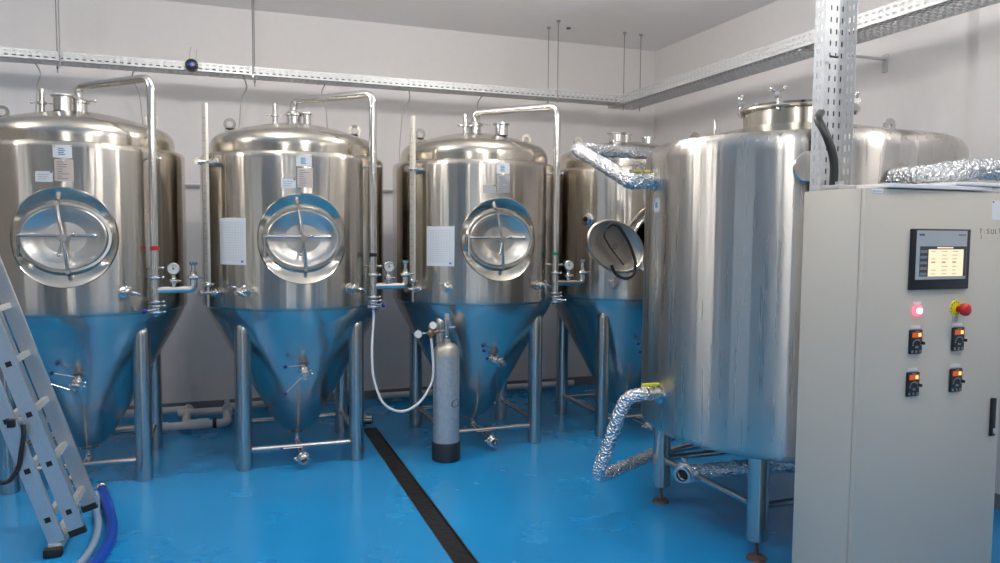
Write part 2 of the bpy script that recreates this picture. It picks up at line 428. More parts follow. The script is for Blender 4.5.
def manway(root, hz, edge, open_door=False):
    c = MB()
    # rolled lip then funnel down to the oval neck
    n = len(edge); loops = []
    ang = [atan2(e[2]-hz, e[0]) for e in edge]
    loops.append([V(e) for e in edge])
    lip = []
    for e in edge:
        p = V(e); q = p-V((0, p.y, hz)); lip.append(p+V((0, -.007, 0))-V((q.x, 0, q.z))*.012)
    loops.append(lip)
    loops.append([p+V((0, .006, 0))-V((p.x, 0, p.z-hz))*.02 for p in lip])
    inner = [V((.250*cos(a), -.580, hz+.208*sin(a))) for a in ang]
    loops.append([(a+b)/2+V((0, .002, 0)) for a, b in zip(loops[-1], inner)])
    loops.append(inner)
    bm = c.bm; vs = [[bm.verts.new(p) for p in L] for L in loops]
    for A, B in zip(vs, vs[1:]): c.bridge(A, B)
    c.build('manway_collar', 'dome', root, 40)
    # oval neck ring that stands proud in the recess
    f = MB(); m = 72; prof = [(.252, .208, -.570), (.252, .208, -.596), (.247, .203, -.602), (.232, .189, -.602), (.227, .184, -.596), (.227, .184, -.54)]
    L = [[f.bm.verts.new((a*cos(2*pi*i/m), y, hz+b*sin(2*pi*i/m))) for i in range(m)] for a, b, y in prof]
    for A, B in zip(L, L[1:]): f.bridge(A, B)
    f.build('manway_neck', 'steel', root, 30)
    def make_door(parent):
        d = MB(); prof = [(1.0, -.575), (1.0, -.600), (.975, -.605), (.94, -.604), (.90, -.596), (.7, -.583), (.45, -.573), (.2, -.567), (0, -.566)]
        L = []
        for k, y in prof:
            if k == 0: L.append([d.bm.verts.new((0, y, hz))])
            else: L.append([d.bm.verts.new((.226*k*cos(2*pi*i/m), y, hz+.183*k*sin(2*pi*i/m))) for i in range(m)])
        for A, B in zip(L, L[1:]):
            if len(B) == 1:
                for i in range(m): d.bm.faces.new((A[i], A[(i+1) % m], B[0]))
            else: d.bridge(A, B)
        d.bm.faces.new(L[0])
        return d.build('manway_door', 'door', parent, 40)
    if not open_door:
        door = make_door(root)
        b = MB()
        b.tube([(-.236, -.622, hz+.012), (.165, -.636, hz+.012)], .0085, 10); b.ball((.165, -.636, hz+.012), .012)
        b.tube([(-.236, -.622, hz+.03), (-.236, -.622, hz-.11)], .009, 10)
        b.cyl((-.236, -.622, hz+.02), (-.236, -.59, hz+.02), .012)
        b.cyl((-.236, -.622, hz-.10), (-.236, -.59, hz-.10), .012)
        b.build('hinge_arm', 'steel', door)
        y = MB()
        y.tube([(-.030, -.615, hz+.205), (-.018, -.632, hz+.10), (0, -.636, hz), (.01, -.63, hz-.10), (.016, -.612, hz-.205)], .011, 10, .05)
        y.cyl((-.029, -.595, hz+.200), (-.029, -.63, hz+.200), .014)
        y.cyl((.016, -.595, hz-.200), (.016, -.625, hz-.200), .012)
        y.build('yoke', 'steel', door)
        h = MB(); h.cyl((0, -.567, hz), (0, -.655, hz), .018); h.cyl((0, -.655, hz), (0, -.668, hz), .023)
        h.tube([(0, -.648, hz), (-.022, -.655, hz-.10)], .007, 8); h.ball((-.022, -.655, hz-.10), .010)
        h.tube([(0, -.648, hz), (.055, -.655, hz+.02)], .007, 8); h.ball((.055, -.655, hz+.02), .010)
        h.build('hand_nut', 'steel', door)
    else:
        return None
    return make_door

def cone_r(z):
    pts = [(.035, .145), (.07, .155), (.115, .185), (.15, .225), (.25, .40), (.50, .853), (.555, .955), (.592, 1.02), (.607, 1.06), (.612, 1.082)]
    for (r0, z0), (r1, z1) in zip(pts, pts[1:]):
        if z0 <= z <= z1: return r0+(r1-r0)*(z-z0)/(z1-z0)
    return .6

def clamp_fitting(mb, c, ax, r, w=.018):
    """sanitary clamp: two ferrules and a band"""
    c = V(c); ax = V(ax).normalized()
    mb.rev([(r*.8, -w), (r, -w*.6), (r*1.45, -w*.35), (r*1.55, 0), (r*1.45, w*.35), (r, w*.6), (r*.8, w)], c, ax, 20)
    a, b = frame_of(ax); mb.ball(c+a*r*1.75, r*.35)

def side_port(root, th, z, handle=None, spout=True, r=.017):
    """fitting that sticks out of the shell at angle th (0 = towards -y)"""
    o = V((sin(th), -cos(th), 0)); t = V((cos(th), sin(th), 0)); p = o*R+V((0, 0, z))
    m = MB(); m.rev([(.036, -.004), (.036, .003), (.03, .006), (r, .008)], p, o, 24); m.cyl(p, p+o*.055, r)
    clamp_fitting(m, p+o*.045, o, r)
    m.cyl(p+o*.045, p+o*.085, r*1.1)
    q = p+o*.085
    if spout: m.tube([q-o*.01, q+o*.012+t*.03, q+t*.06-V((0, 0, .018))], .009, 10, .02)
    m.cyl(q, q+V((0, 0, .035)), .007); m.tube([q+V((0, 0, .035)), q+V((0, 0, .035))-t*.03], .005, 8)
    s_ = m.build('sample_valve', 'steel', root)
    if handle: MB().ball(q+V((0, 0, .035))-t*.035, .009).build('handle_knob', handle, s_)

def fermenter(loc, label, idx):
    root = thing('fermentation_tank', loc, label, 'tank', 'conical stainless steel fermentation tanks')
    hz = 1.545
    bm, edge = shell_grid(R, 1.10, 2.065, (hz, .293))
    s = MB(); s.bm = bm
    # rolled lower and upper edges of the jacket
    s.rev([(.606, 1.076), (.618, 1.078), (.6255, 1.088), (R, 1.10)], n=192); s.rev([(R, 2.065), (.6255, 2.083), (.617, 2.097), (.603, 2.105), (.575, 2.108), (.556, 2.109)], n=192)
    bmesh.ops.remove_doubles(s.bm, verts=s.bm.verts[:], dist=.0004)
    s.build('jacket', 'shell', root, 60)
    MB().rev([(.0, .145), (.035, .145), (.07, .155), (.115, .185), (.15, .225), (.20, .311), (.25, .40), (.375, .63), (.50, .853), (.532, .908), (.555, .955), (.577, .99), (.592, 1.02), (.607, 1.06), (.612, 1.082), (.606, 1.084)], n=128).build('cone', 'cone', root, 60)
    MB().rev([(.566, 2.106), (.566, 2.15), (.5655, 2.17), (.562, 2.188), (.553, 2.208), (.532, 2.232), (.500, 2.250), (.44, 2.270), (.36, 2.294), (.26, 2.320), (.15, 2.341), (.06, 2.352), (0, 2.355)], n=128).build('top_head', 'dome', root, 50)
    # legs and cross bars
    for sx in (-1, 1):
        for sy in (-1, 1):
            x, y = .372*sx, .375*sy
            MB().rev([(0, 0), (.048, 0), (.052, .004), (.052, .93), (.050, .955), (.042, .975), (.026, .988), (0, .993)], (x, y, 0), n=28).build('leg', 'leg', root)
    q = .325
    for p0, p1, z in [((-q, -.375), (q, -.375), .13), ((-q, .375), (q, .375), .14), ((-.372, -.327), (-.372, .327), .17), ((.372, -.327), (.372, .327), .17)]:
        MB().cyl((*p0, z), (*p1, z), .019).build('cross_bar', 'leg', root)
    # door and neck
    if idx == 3:
        manway(root, hz, edge, True)
        build_open_door(root, hz)
    else:
        manway(root, hz, edge)
    # top fittings
    n = MB(); n.rev([(.050, 2.34), (.050, 2.405), (.066, 2.408), (.066, 2.420), (.03, 2.424)], (0, 0, 0), n=24)
    n.build('top_neck', 'steel', root)
    if idx < 3:
        clampb = MB(); clamp_fitting(clampb, (0, 0, 2.43), (0, 0, 1), .034); clampb.tube([(.05, -.02, 2.43), (.10, -.045, 2.425)], .006, 8); clampb.ball((.10, -.045, 2.425), .011)
        clampb.build('top_clamp', 'steel', root)
        px, py = .470, -.505
        pp = MB().tube([(0, 0, 2.425), (0, 0, 2.515), (px, py, 2.515), (px, py, 1.115)], .0255, 18, .075)
        pipe = pp.build('cleaning_pipe', 'steel', root)
        if idx == 0: MB().rev([(.0262, 1.47), (.0275, 1.47), (.0275, 1.495), (.0262, 1.495)], (px, py, 0), n=20).build('tape_band', 'redtape', pipe)['label'] = 'red tape band'
        if idx == 1: MB().rev([(.0262, 1.425), (.0275, 1.425), (.0275, 1.45), (.0262, 1.45)], (px, py, 0), n=20).build('tape_band', 'black', pipe)['label'] = 'black tape band'
        if idx == 2: MB().rev([(.0262, 1.43), (.0275, 1.43), (.0275, 1.452), (.0262, 1.452)], (px, py, 0), n=20).build('tape_band', 'greentape', pipe)['label'] = 'green tape band'
        dx, dy = px/sqrt(px*px+py*py), py/sqrt(px*px+py*py)
        for z in (2.03, 1.36):
            b = MB(); b.cyl((dx*.615, dy*.615, z), (px, py, z), .008); b.rev([(.0258, -.010), (.032, -.010), (.032, .010), (.0258, .010)], (px, py, z), n=20); b.ball((px+.045, py-.01, z), .010); b.cyl((px+.02, py-.005, z), (px+.045, py-.01, z), .006)
            b.build('pipe_bracket', 'steel', root)
        # manifold: branch to the right with gauge and relief valve
        br = MB().tube([(px, py, 1.225), (.69, py, 1.225), (.69, py, 1.29)], .0225, 16, .06)
        clamp_fitting(br, (px, py, 1.30), (0, 0, 1), .0255); clamp_fitting(br, (px, py, 1.15), (0, 0, 1), .0255)
        br = br.build('branch_pipe', 'steel', root)
        g = MB(); g.cyl((.575, py, 1.235), (.575, py, 1.315), .013); clamp_fitting(g, (.575, py, 1.278), (0, 0, 1), .02)
        g.rev([(0, .018), (.034, .018), (.037, .012), (.037, -.018), (.033, -.022), (.031, -.018)], (.575, py, 1.355), (0, 1, 0), 28)
        g = g.build('pressure_gauge', 'steel', root)
        MB().rev([(0, -.0175), (.0305, -.0175), (.0305, -.014), (0, -.014)], (.575, py, 1.355), (0, 1, 0), 28).build('dial', 'dial', g)
        nd = MB().box((.571, py-.020, 1.35), (.574, py-.0182, 1.378)); nd.rev([(0, -.0205), (.006, -.0205), (.006, -.0178)], (.575, py, 1.355), (0, 1, 0), 12)
        for k in range(9):
            a = radians(-130+k*32.5)+pi/2; nd.box((.575+.025*cos(a)-.0014, py-.0186, 1.355+.025*sin(a)-.0014), (.575+.025*cos(a)+.0014, py-.0178, 1.355+.025*sin(a)+.0014))
        nd.build('needle_and_marks', 'ink', g, 0)
        rv = MB(); clamp_fitting(rv, (.69, py, 1.30), (0, 0, 1), .026)
        rv.rev([(.019, 1.30), (.019, 1.335), (.013, 1.34), (.013, 1.375), (.02, 1.378), (.024, 1.384), (.024, 1.398), (0, 1.402)], (.69, py, 0), n=20)
        rv.tube([(.69, py, 1.30), (.75, py-.01, 1.305)], .005, 8); rv.build('relief_valve', 'steel', root)
        # butterfly valve at the foot of the pipe
        bv = MB(); clamp_fitting(bv, (px, py, 1.125), (0, 0, 1), .028); clamp_fitting(bv, (px, py, 1.085), (0, 0, 1), .028)
        bv.rev([(.026, 1.08), (.030, 1.09), (.030, 1.12), (.026, 1.13)], (px, py, 0), n=20); bv.cyl((px, py, 1.06), (px, py, 1.09), .012)
        sx = {0: -1, 1: 1, 2: 1}[idx]
        bv.tube([(px, py-.03, 1.105), (px+sx*.05, py-.055, 1.10)], .006, 8)
        bv = bv.build('butterfly_valve', 'steel', root)
        kk = MB().ball((px+sx*.058, py-.058, 1.099), .016 if idx < 2 else .010); kk.build('handle_knob', 'blueknob' if idx < 2 else 'steel', bv)
    if idx in (0, 1, 2):
        # level gauge bar on the left
        th = radians(-56); o = V((sin(th), -cos(th), 0)); c = o*.700
        lg = MB(); t_ = V((cos(th), sin(th), 0))
        rz = Matrix.Rotation(th, 3, 'Z')
        lg.box(c+V((-.021, -.010, 1.25)), c+V((.021, .010, 2.40)), rz.to_3x3(), .003)
        lg = lg.build('level_gauge', 'gaugeglass', root, 30)
        gg = MB()
        for k in range(22): 
            z = 1.30+k*.048; a = c+o*.0106+V((0, 0, z)); gg.box(a+V((-.021, -.0006, 0))*.6, a+V((.021*.6, .0006, .002)), rz.to_3x3())
        gg.build('scale_marks', 'ink', lg, 0)
        for z in (2.03, 1.19):
            b = MB(); b.rev([(.036, 0), (.036, .004), (.02, .008)], o*.622+V((0, 0, z)), o, 24)
            b.cyl(o*.62+V((0, 0, z)), o*.76+V((0, 0, z)), .014); clamp_fitting(b, o*.655+V((0, 0, z)), o, .020)
            b.cyl(o*.76+V((0, 0, z)), o*.765+V((0, 0, z)), .022)
            b.tube([o*.70+t_*-.06+V((0, 0, z)), o*.70+t_*.05+V((0, 0, z))], .010, 10)
            b.ball(o*.70+t_*-.065+V((0, 0, z)), .016)
            if z < 1.5: b.cyl(o*.70+V((0, 0, 1.10)), o*.70+V((0, 0, 1.26)), .012); clamp_fitting(b, o*.70+V((0, 0, 1.245)), (0, 0, 1), .018)
            b.build('gauge_valve', 'steel', root)
    side_port(root, radians(29), 1.215, None, True)
    side_port(root, radians(-35), 1.205, 'blueknob' if idx == 1 else None, idx == 1)
    # cone sampling valve with blue-tipped levers
    z = .665; r = cone_r(z); p = V((.015, -r, z)); o = V((0, -.80, -.25)).normalized() if idx != 2 else V((.45, -.75, -.2)).normalized()
    m = MB(); m.cyl(p-o*.02, p+o*.10, .020); clamp_fitting(m, p+o*.035, o, .024); clamp_fitting(m, p+o*.085, o, .026)
    m.pipe(p+o*.10, p+o*.125, .026, .008)
    m.tube([p+o*.06+V((0, 0, .02)), p+o*.06+V((-.005, 0, .05)), p+o*.08+V((-.12, -.0, .055 if idx == 1 else .09))], .0045, 8, .01)
    m.tube([p+o*.10+V((-.02, 0, -.01)), p+o*.12+V((-.125, 0, -.10 if idx == 1 else .045))], .0045, 8)
    m = m.build('cone_valve', 'steel', root)
    for q_ in (p+o*.08+V((-.125, 0, .056 if idx == 1 else .092)), p+o*.12+V((-.130, 0, -.104 if idx == 1 else .047))):
        MB().ball(q_, .0125).build('handle_knob', 'blueknob', m)
    # bottom outlet
    m = MB(); clamp_fitting(m, (0, 0, .140), (0, 0, 1), .036, .014); m.tube([(0, 0, .15), (0, 0, .068), (0.0, -.46, .068)], .021, 14, .05)
    m.cyl((-.07, .0, .142), (.07, 0, .142), .006)
    m.build('outlet_pipe', 'steel', root)
    bx = .0
    m = MB(); clamp_fitting(m, (bx, -.465, .068), (0, 1, 0), .030); m.rev([(.028, -.49), (.036, -.485), (.036, -.455), (.028, -.45)], (bx, 0, .068), (0, 1, 0), 24)
    clamp_fitting(m, (bx, -.500, .068), (0, 1, 0), .026, .014); m.pipe((bx, -.50, .068), (bx, -.52, .068), .026, .006)
    m.cyl((bx, -.47, .10), (bx, -.47, .150), .008); m.tube([(bx, -.47, .146), (bx-.13, -.48, .150)], .005, 8)
    m = m.build('outlet_valve', 'steel', root); MB().ball((bx-.14, -.48, .150), .009).build('handle_knob', 'blueknob', m)
    # lifting lugs
    for sx in (-1, 1):
        if sx == -1 and idx == 2: pass
        l = MB(); a0 = .430*sx
        pts = [(a0-.034, 0, 2.262), (a0+.034, 0, 2.262)]+[(a0+.034*cos(a), 0, 2.335+.034*sin(a)) for a in [pi*k/10 for k in range(11)]]
        # ring plate with an eye
        N = 20; out = []; inn = []
        for k in range(N):
            a = 2*pi*k/N; out.append(V((a0+.042*cos(a), -.006, 2.328+.042*sin(a)))); inn.append(V((a0+.021*cos(a), -.006, 2.328+.021*sin(a))))
        bm_ = l.bm; A = [bm_.verts.new(v) for v in out]; B = [bm_.verts.new(v) for v in inn]; C2 = [bm_.verts.new(v+V((0, .012, 0))) for v in inn]; D = [bm_.verts.new(v+V((0, .012, 0))) for v in out]
        l.bridge(A, B); l.bridge(B, C2); l.bridge(C2, D); l.bridge(D, A)
        l.box((a0-.034, -.006, 2.255), (a0+.034, .006, 2.300))
        l.build('lifting_lug', 'dome', root, 0)
    # vent valve and extra neck on the head
    vx, vy, nx, ny, nr, nh = [(-.20, -.05, -.07, -.12, .055, .085), (-.13, -.02, .085, -.06, .026, .07), (-.09, -.05, .14, -.22, .050, .075), (.22, .0, -.10, -.05, .066, .06)][idx]
    def headz(x, y):
        r_ = sqrt(x*x+y*y); return 2.355-.305*r_*r_*1.25
    z0 = headz(nx, ny)-.01
    m = MB(); m.rev([(nr, z0), (nr, z0+nh), (nr*1.25, z0+nh+.002), (nr*1.3, z0+nh+.009), (nr*1.25, z0+nh+.016), (0, z0+nh+.018)], (nx, ny, 0), n=28)
    m.build('inspection_neck', 'steel', root)
    z0 = headz(vx, vy)-.01
    m = MB()
    if idx == 3: m.rev([(.05, z0), (.05, z0+.06), (.062, z0+.062), (.062, z0+.075), (0, z0+.077)], (vx, vy, 0), n=24)
    else:
        m.rev([(.018, z0), (.018, z0+.05), (.028, z0+.055), (.028, z0+.07), (.016, z0+.075), (.016, z0+.15), (0, z0+.152)], (vx, vy, 0), n=20)
        m.cyl((vx-.055, vy, z0+.065), (vx+.05, vy, z0+.065), .006); m.ball((vx-.055, vy, z0+.065), .011); m.ball((vx+.05, vy, z0+.065), .009)
    m.build('vent_valve', 'steel', root)
    # plates and stickers
    if idx < 3:
        l = MB().patch(R+.0004, -.085+.02, .11-.02, 2.005, 2.078).build('info_sticker', 'sticker', root, 0); l['label'] = 'white sticker'
        k = MB()
        k.patch(R+.0014, -.055, -.045, 2.066, 2.072, .0004, 1).build('screw', 'ink', l, 0); MB().patch(R+.0014, .078, .086, 2.066, 2.072, .0004, 1).build('screw', 'ink', l, 0)
        k = MB()
        for i in range(4): k.patch(R+.0014, -.02, .035-.01*(i % 2), 2.02+.011*i, 2.026+.011*i, .0004, 2)
        k.build('print', 'inkblue', l, 0)
        l = MB().patch(R+.0004, -.055, .10, 1.870, 1.995).build('nameplate', 'plate_pink' if idx < 2 else 'plate_grey', root, 0)
        l['label'] = 'pale engraved nameplate' if idx < 2 else 'grey engraved nameplate'
        k = MB()
        for i in range(8): 
            random.seed(i+idx*9); k.patch(R+.0014, -.035, -.035+.03+random.random()*.07, 1.883+.0135*i, 1.888+.0135*i, .0004, 2)
        k.build('print', 'panelgrey', l, 0)
        if idx < 3:
            l = MB().patch(R+.0004, -.215, -.07, 1.865, 1.925).build('info_sticker', 'sticker' if idx < 2 else 'plate_grey', root, 0); l['label'] = 'small pale sticker beside the nameplate'
            k = MB()
            for i in range(3): k.patch(R+.0014, -.195, -.12+.01*i, 1.878+.013*i, 1.883+.013*i, .0004, 2)
            k.build('print', 'inkfaint', l, 0)
            k = MB().patch(R+.0014, -.09, -.075, 1.915, 1.925, .0006, 1).build('screw', 'ink', l, 0)
    return root

def build_open_door(root, hz):
    """oval door swung out on its arm, dished side to the camera, rubber gasket dangling from it"""
    ctr = V((-.50, -.795, hz-.045)); rot = Matrix.Rotation(radians(-4), 3, 'Z') @ Matrix.Rotation(radians(30), 3, 'Y')
    d = MB(); m = 64
    prof = [(1.0, .012), (1.0, -.004), (.97, -.012), (.93, -.012), (.90, -.002), (.84, .010), (.6, .022), (.3, .030), (0, .032)]
    L = []
    for k, y in prof:
        if k == 0: L.append([d.bm.verts.new(ctr+rot @ V((0, y, 0)))])
        else: L.append([d.bm.verts.new(ctr+rot @ V((.24*k*cos(2*pi*i/m), y, .175*k*sin(2*pi*i/m)))) for i in range(m)])
    for A, B in zip(L, L[1:]):
        if len(B) == 1:
            for i in range(m): d.bm.faces.new((A[i], A[(i+1) % m], B[0]))
        else: d.bridge(A, B)
    prof2 = [(1.0, .012), (.95, .030), (.6, .045), (0, .05)]
    L2 = [[d.bm.verts.new(ctr+rot @ V((.24*k*cos(2*pi*i/m), y, .175*k*sin(2*pi*i/m)))) for i in range(m)] if k else [d.bm.verts.new(ctr+rot @ V((0, y, 0)))] for k, y in prof2]
    for A, B in zip([L[0]]+L2[1:], L2[1:]):
        if len(B) == 1:
            for i in range(m): d.bm.faces.new((A[i], A[(i+1) % m], B[0]))
        else: d.bridge(A, B)
    door = d.build('manway_door', 'door', root, 40); door['label'] = 'open oval manway door swung outwards'
    a = MB(); a.tube([ctr+rot @ V((.0, .04, .0)), ctr+V((.12, .10, -.02)), (-.28, -.66, hz-.03), (-.243, -.59, hz-.03)], .012, 10, .05)
    a.cyl(ctr+rot @ V((0, .03, 0)), ctr+rot @ V((0, .075, 0)), .024)
    a.build('hinge_arm', 'steel', door)
    g = MB(); P = lambda x, y, z: ctr+V((x, y, z))
    g.tube([P(-.10, -.03, .125), P(-.07, -.05, .165), P(-.01, -.05, .15), P(.08, -.05, .02), P(.135, -.05, -.11), P(.125, -.05, -.20), P(.06, -.05, -.235), P(-.03, -.05, -.20), P(-.06, -.045, -.13)], .0115, 10, .06)
    g.tube([P(-.10, -.03, .125), P(-.12, -.03, .08), P(-.06, -.025, -.01), P(.05, -.025, -.13)], .006, 8, .04)
    g.build('rubber_gasket', 'rubber', door)

TX = (-.89, .46, 1.81, 3.125); TY = 5.575
FL = ['leftmost conical stainless fermentation tank, behind the ladder, red tape on its pipe',
      'second conical fermentation tank from the left, black tape on its pipe, hose at its valve',
      'third conical fermentation tank from the left, behind the gas cylinder, green tape on its pipe',
      'conical fermentation tank with its oval door swung open, half hidden behind the big tank']
tanks = [fermenter((TX[i], TY, 0), FL[i], i) for i in range(4)]
# sight port on the fourth tank
th = radians(-55); o = V((sin(th), -cos(th), 0))
m = MB(); p = o*R+V((0, 0, 1.70)); m.rev([(.052, -.004), (.052, .006), (.040, .012), (.036, .03), (.022, .034), (.020, .02), (0, .018)], p, o, 28); m.build('sight_port', 'steel', tanks[3])
MB().rev([(0, .026), (.018, .026), (.018, .035), (0, .035)], p, o, 16).build('port_plug', 'black', tanks[3])
# paper log sheets
def sheet(tank, t0, t1, z0, z1, label):
    root = MB().patch(R+.0015, t0, t1, z0, z1, .0006, 10)
    for v in root.bm.verts: v.co += V((TX[tank], TY, 0))
    s_ = tag(root.build('paper_sheet', 'paper', None, 0), label, 'paper', 'log sheets taped to the tanks')
    base = s_.location.copy(); k = MB()
    n = 9
    for i in range(n+1):
        t = t0+.02+(t1-t0-.04)*i/n; k.patch(R+.0023, t-.0008, t+.0008, z0+.03, z1-.03, .0002, 1)
    for i in range(16):
        z = z0+.03+(z1-z0-.06)*i/15; k.patch(R+.0023, t0+.02, t1-.02, z-.0006, z+.0006, .0002, 8)
    for v in k.bm.verts: v.co += V((TX[tank], TY, 0))-base
    k.build('printed_table', 'inkfaint', s_, 0)
    k = MB().patch(R+.0024, t1-.06, t1-.03, z0+.014, z0+.028, .0002, 2)
    for v in k.bm.verts: v.co += V((TX[tank], TY, 0))-base
    k.build('stamp', 'inkblue', s_, 0)
sheet(1, radians(-53), radians(-33.5), 1.375, 1.675, 'white log sheet with a printed table taped left of the second tank manway')
sheet(2, radians(-50), radians(-30.5), 1.355, 1.635, 'white log sheet with a printed table taped left of the third tank manway')
sheet(3, radians(-33), radians(-15), 1.33, 1.50, 'white sheet taped below the open manway door of the hindmost tank')

# ------------------------------------------------------------------ big tank
BX, BY, BR = 2.985, 3.40, .820
big = thing('storage_tank', (BX, BY, 0), 'large squat cylindrical stainless tank on four short legs behind the control cabinet', 'tank')
MB().rev([(0, .512), (.74, .512), (.79, .520), (.812, .537), (BR, .565), (BR, .8), (BR, 1.2), (BR, 1.6), (BR, 1.985), (.819, 2.02), (.808, 2.050), (.790, 2.070), (.765, 2.082)], n=192).build('jacket', 'bigshell', big, 60)
MB().rev([(.765, 2.082), (.70, 2.093), (.5, 2.135), (.3, 2.180), (.0, 2.20)], n=96).build('top_head', 'dome', big, 60)
MB().rev([(.285, 2.165), (.285, 2.262), (.315, 2.265), (.318, 2.272), (.315, 2.279), (.285, 2.281)], n=64).build('manway_neck', 'dome', big, 40)
lid = MB().rev([(.306, 2.280), (.308, 2.292), (.295, 2.296), (.22, 2.312), (0, 2.325)], n=64).build('manway_lid', 'steel', big, 40)
for a in (-150, -95, -35, 30, 90, 150):
    a = radians(a); c = V((.30*cos(a), .30*sin(a), 0))
    m = MB(); m.cyl(c+V((0, 0, 2.25)), c+V((0, 0, 2.345)), .010); t = V((-sin(a), cos(a), 0))
    m.cyl(c-t*.012+V((0, 0, 2.325)), c+t*.012+V((0, 0, 2.325)), .02)
    m.tube([c-t*.035+V((0, 0, 2.36)), c+V((0, 0, 2.335)), c+t*.035+V((0, 0, 2.36))], .007, 8); m.ball(c-t*.035+V((0, 0, 2.36)), .012); m.ball(c+t*.035+V((0, 0, 2.36)), .012)
    m.build('wing_nut', 'steel', big)
m = MB(); m.box((.01-.02, -.32, 2.29), (.03, -.285, 2.335), bevel=.004); m.build('lid_hinge', 'rubber', big)
for (x, y) in ((.25, -.40), (-.42, .35)):
    m = MB(); zb = 2.2-.2*sqrt(x*x+y*y)-.03
    pts = [(x-.036, y, zb), (x+.036, y, zb)]+[(x+.036*cos(k*pi/10), y, zb+.09+.036*sin(k*pi/10)) for k in range(11)]
    o1 = [V(p) for p in pts]; hc = V((x, y, zb+.085)); N = len(o1)
    inn = [hc+(p-hc).normalized()*.013 for p in o1]
    bm_ = m.bm; A = [bm_.verts.new(v) for v in o1]; B = [bm_.verts.new(v) for v in inn]; C2 = [bm_.verts.new(v+V((0, .014, 0))) for v in inn]; D = [bm_.verts.new(v+V((0, .014, 0))) for v in o1]
    m.bridge(A, B); m.bridge(B, C2); m.bridge(C2, D); m.bridge(D, A); m.build('lifting_lug', 'leg', big, 30)
MB().cyl((-.54, 0, 2.10), (-.54, 0, 2.20), .0055, n=8).build('probe_rod', 'leg', big)
for x, y in ((-.575, .385), (-.555, -.45), (.555, -.45), (.575, .385)):
    l = MB().rev([(0, .095), (.046, .095), (.052, .102), (.052, .535)], (x, y, 0), n=28).build('leg', 'leg', big)
    f = MB().rev([(.011, .10), (.011, .022), (.025, .020), (.046, .012), (.05, .0), (0, 0)], (x, y, 0), n=24); f.build('foot_pad', 'rust', l)
for a, b in (((-.575, .34), (-.555, -.40)), ((-.505, -.45), (.505, -.45)), ((.575, .34), (.555, -.40)), ((-.525, .385), (.525, .385))):
    MB().cyl((*a, .262), (*b, .262), .019).build('cross_bar', 'leg', big)
def big_port(x, y, z, r=.03, name='pipe_port'):
    o = V((x, y, 0)).normalized(); p = o*BR+V((0, 0, z)); m = MB(); m.rev([(r*1.9, -.003), (r*1.9, .004), (r*1.2, .010), (r, .012), (r, .07)], p, o, 28)
    m.build(name, 'steel', big)
big_port(-.81, .16, 1.885, .032); big_port(-.815, .04, .742, .028)
# round sight glass half hidden by the vertical cable channel
o = V((2.49-BX, 2.755-BY, 0)).normalized(); p = o*BR+V((0, 0, 1.90))
m = MB().rev([(.060, -.004), (.060, .008), (.045, .012), (.045, .05), (.068, .052), (.070, .064), (.064, .07), (0, .072)], p, o, 32); m.build('sight_glass', 'steel', big)
a0 = atan2(2.195-BX, -(3.53-BY))
l = MB().patch(BR+.0004, a0-.020, a0+.055, 1.715, 1.788).build('info_sticker', 'sticker', big, 0); l['label'] = 'small white sticker below the insulated pipe'
k = MB().patch(BR+.0014, a0-.004, a0+.035, 1.735, 1.765, .0003, 2).build('print', 'inkblue', l, 0)
for u_ in (-.016, .046): MB().patch(BR+.0014, a0+u_, a0+u_+.005, 1.774, 1.779, .0003, 1).build('screw', 'ink', l, 0)

# foil wrapped pipes
def foilpipe(pts, r, label, fil=.07, name='insulated_pipe'):
    m = MB().tube(pts, r, 22, fil, True, r*.16, .011)
    return tag(m.build(name, 'foil', None, 25), label, 'pipe', 'foil wrapped pipes')
foilpipe([(2.235, 3.552, 1.885), (2.06, 3.60, 1.875), (2.13, 4.42, 2.135), (3.1, 4.78, 2.17), (3.30, 4.45, 2.17), (3.17, 4.19, 1.95)], .041, 'foil wrapped pipe from the big tank top port back across the hindmost tank', .035)
foilpipe([(2.15, 3.445, .742), (2.00, 3.50, .73), (1.885, 3.62, .245), (2.62, 4.13, .19)], .036, 'foil wrapped pipe bending down from the yellow-handled valve beside the big tank', .09)
v = thing('ball_valve', (2.175, 3.44, .742), 'steel ball valve with a yellow lever on the lower side of the big tank', 'valve')
m = MB(); clamp_fitting(m, (-.004, .002, 0), (-1, .05, 0), .030); m.cyl((.0, .0, 0), (-.055, .006, 0), .036); m.cyl((-.03, 0, 0), (-.03, 0, .046), .010)
m.cyl((-.0, -.0, -.055), (-.0, 0, -.02), .014); m.build('valve_body', 'steel', v)
m = MB(); m.box((-.115, -.012, .044), (-.015, .010, .058), bevel=.004); m.build('lever', 'yellow', v)
v = thing('ball_valve', (2.12, 3.585, 1.93), 'small steel valve with a thin yellow lever on top of the upper foil wrapped pipe', 'valve')
m = MB(); m.cyl((0, 0, -.02), (0, 0, .03), .010); m.cyl((-.05, 0, .008), (-.05, 0, .038), .011); m.cyl((0, 0, .028), (0, 0, .035), .016); m.build('valve_body', 'steel', v)
m = MB(); m.box((-.055, -.008, .002), (.045, .008, .009), bevel=.002); m.build('lever', 'yellow', v)
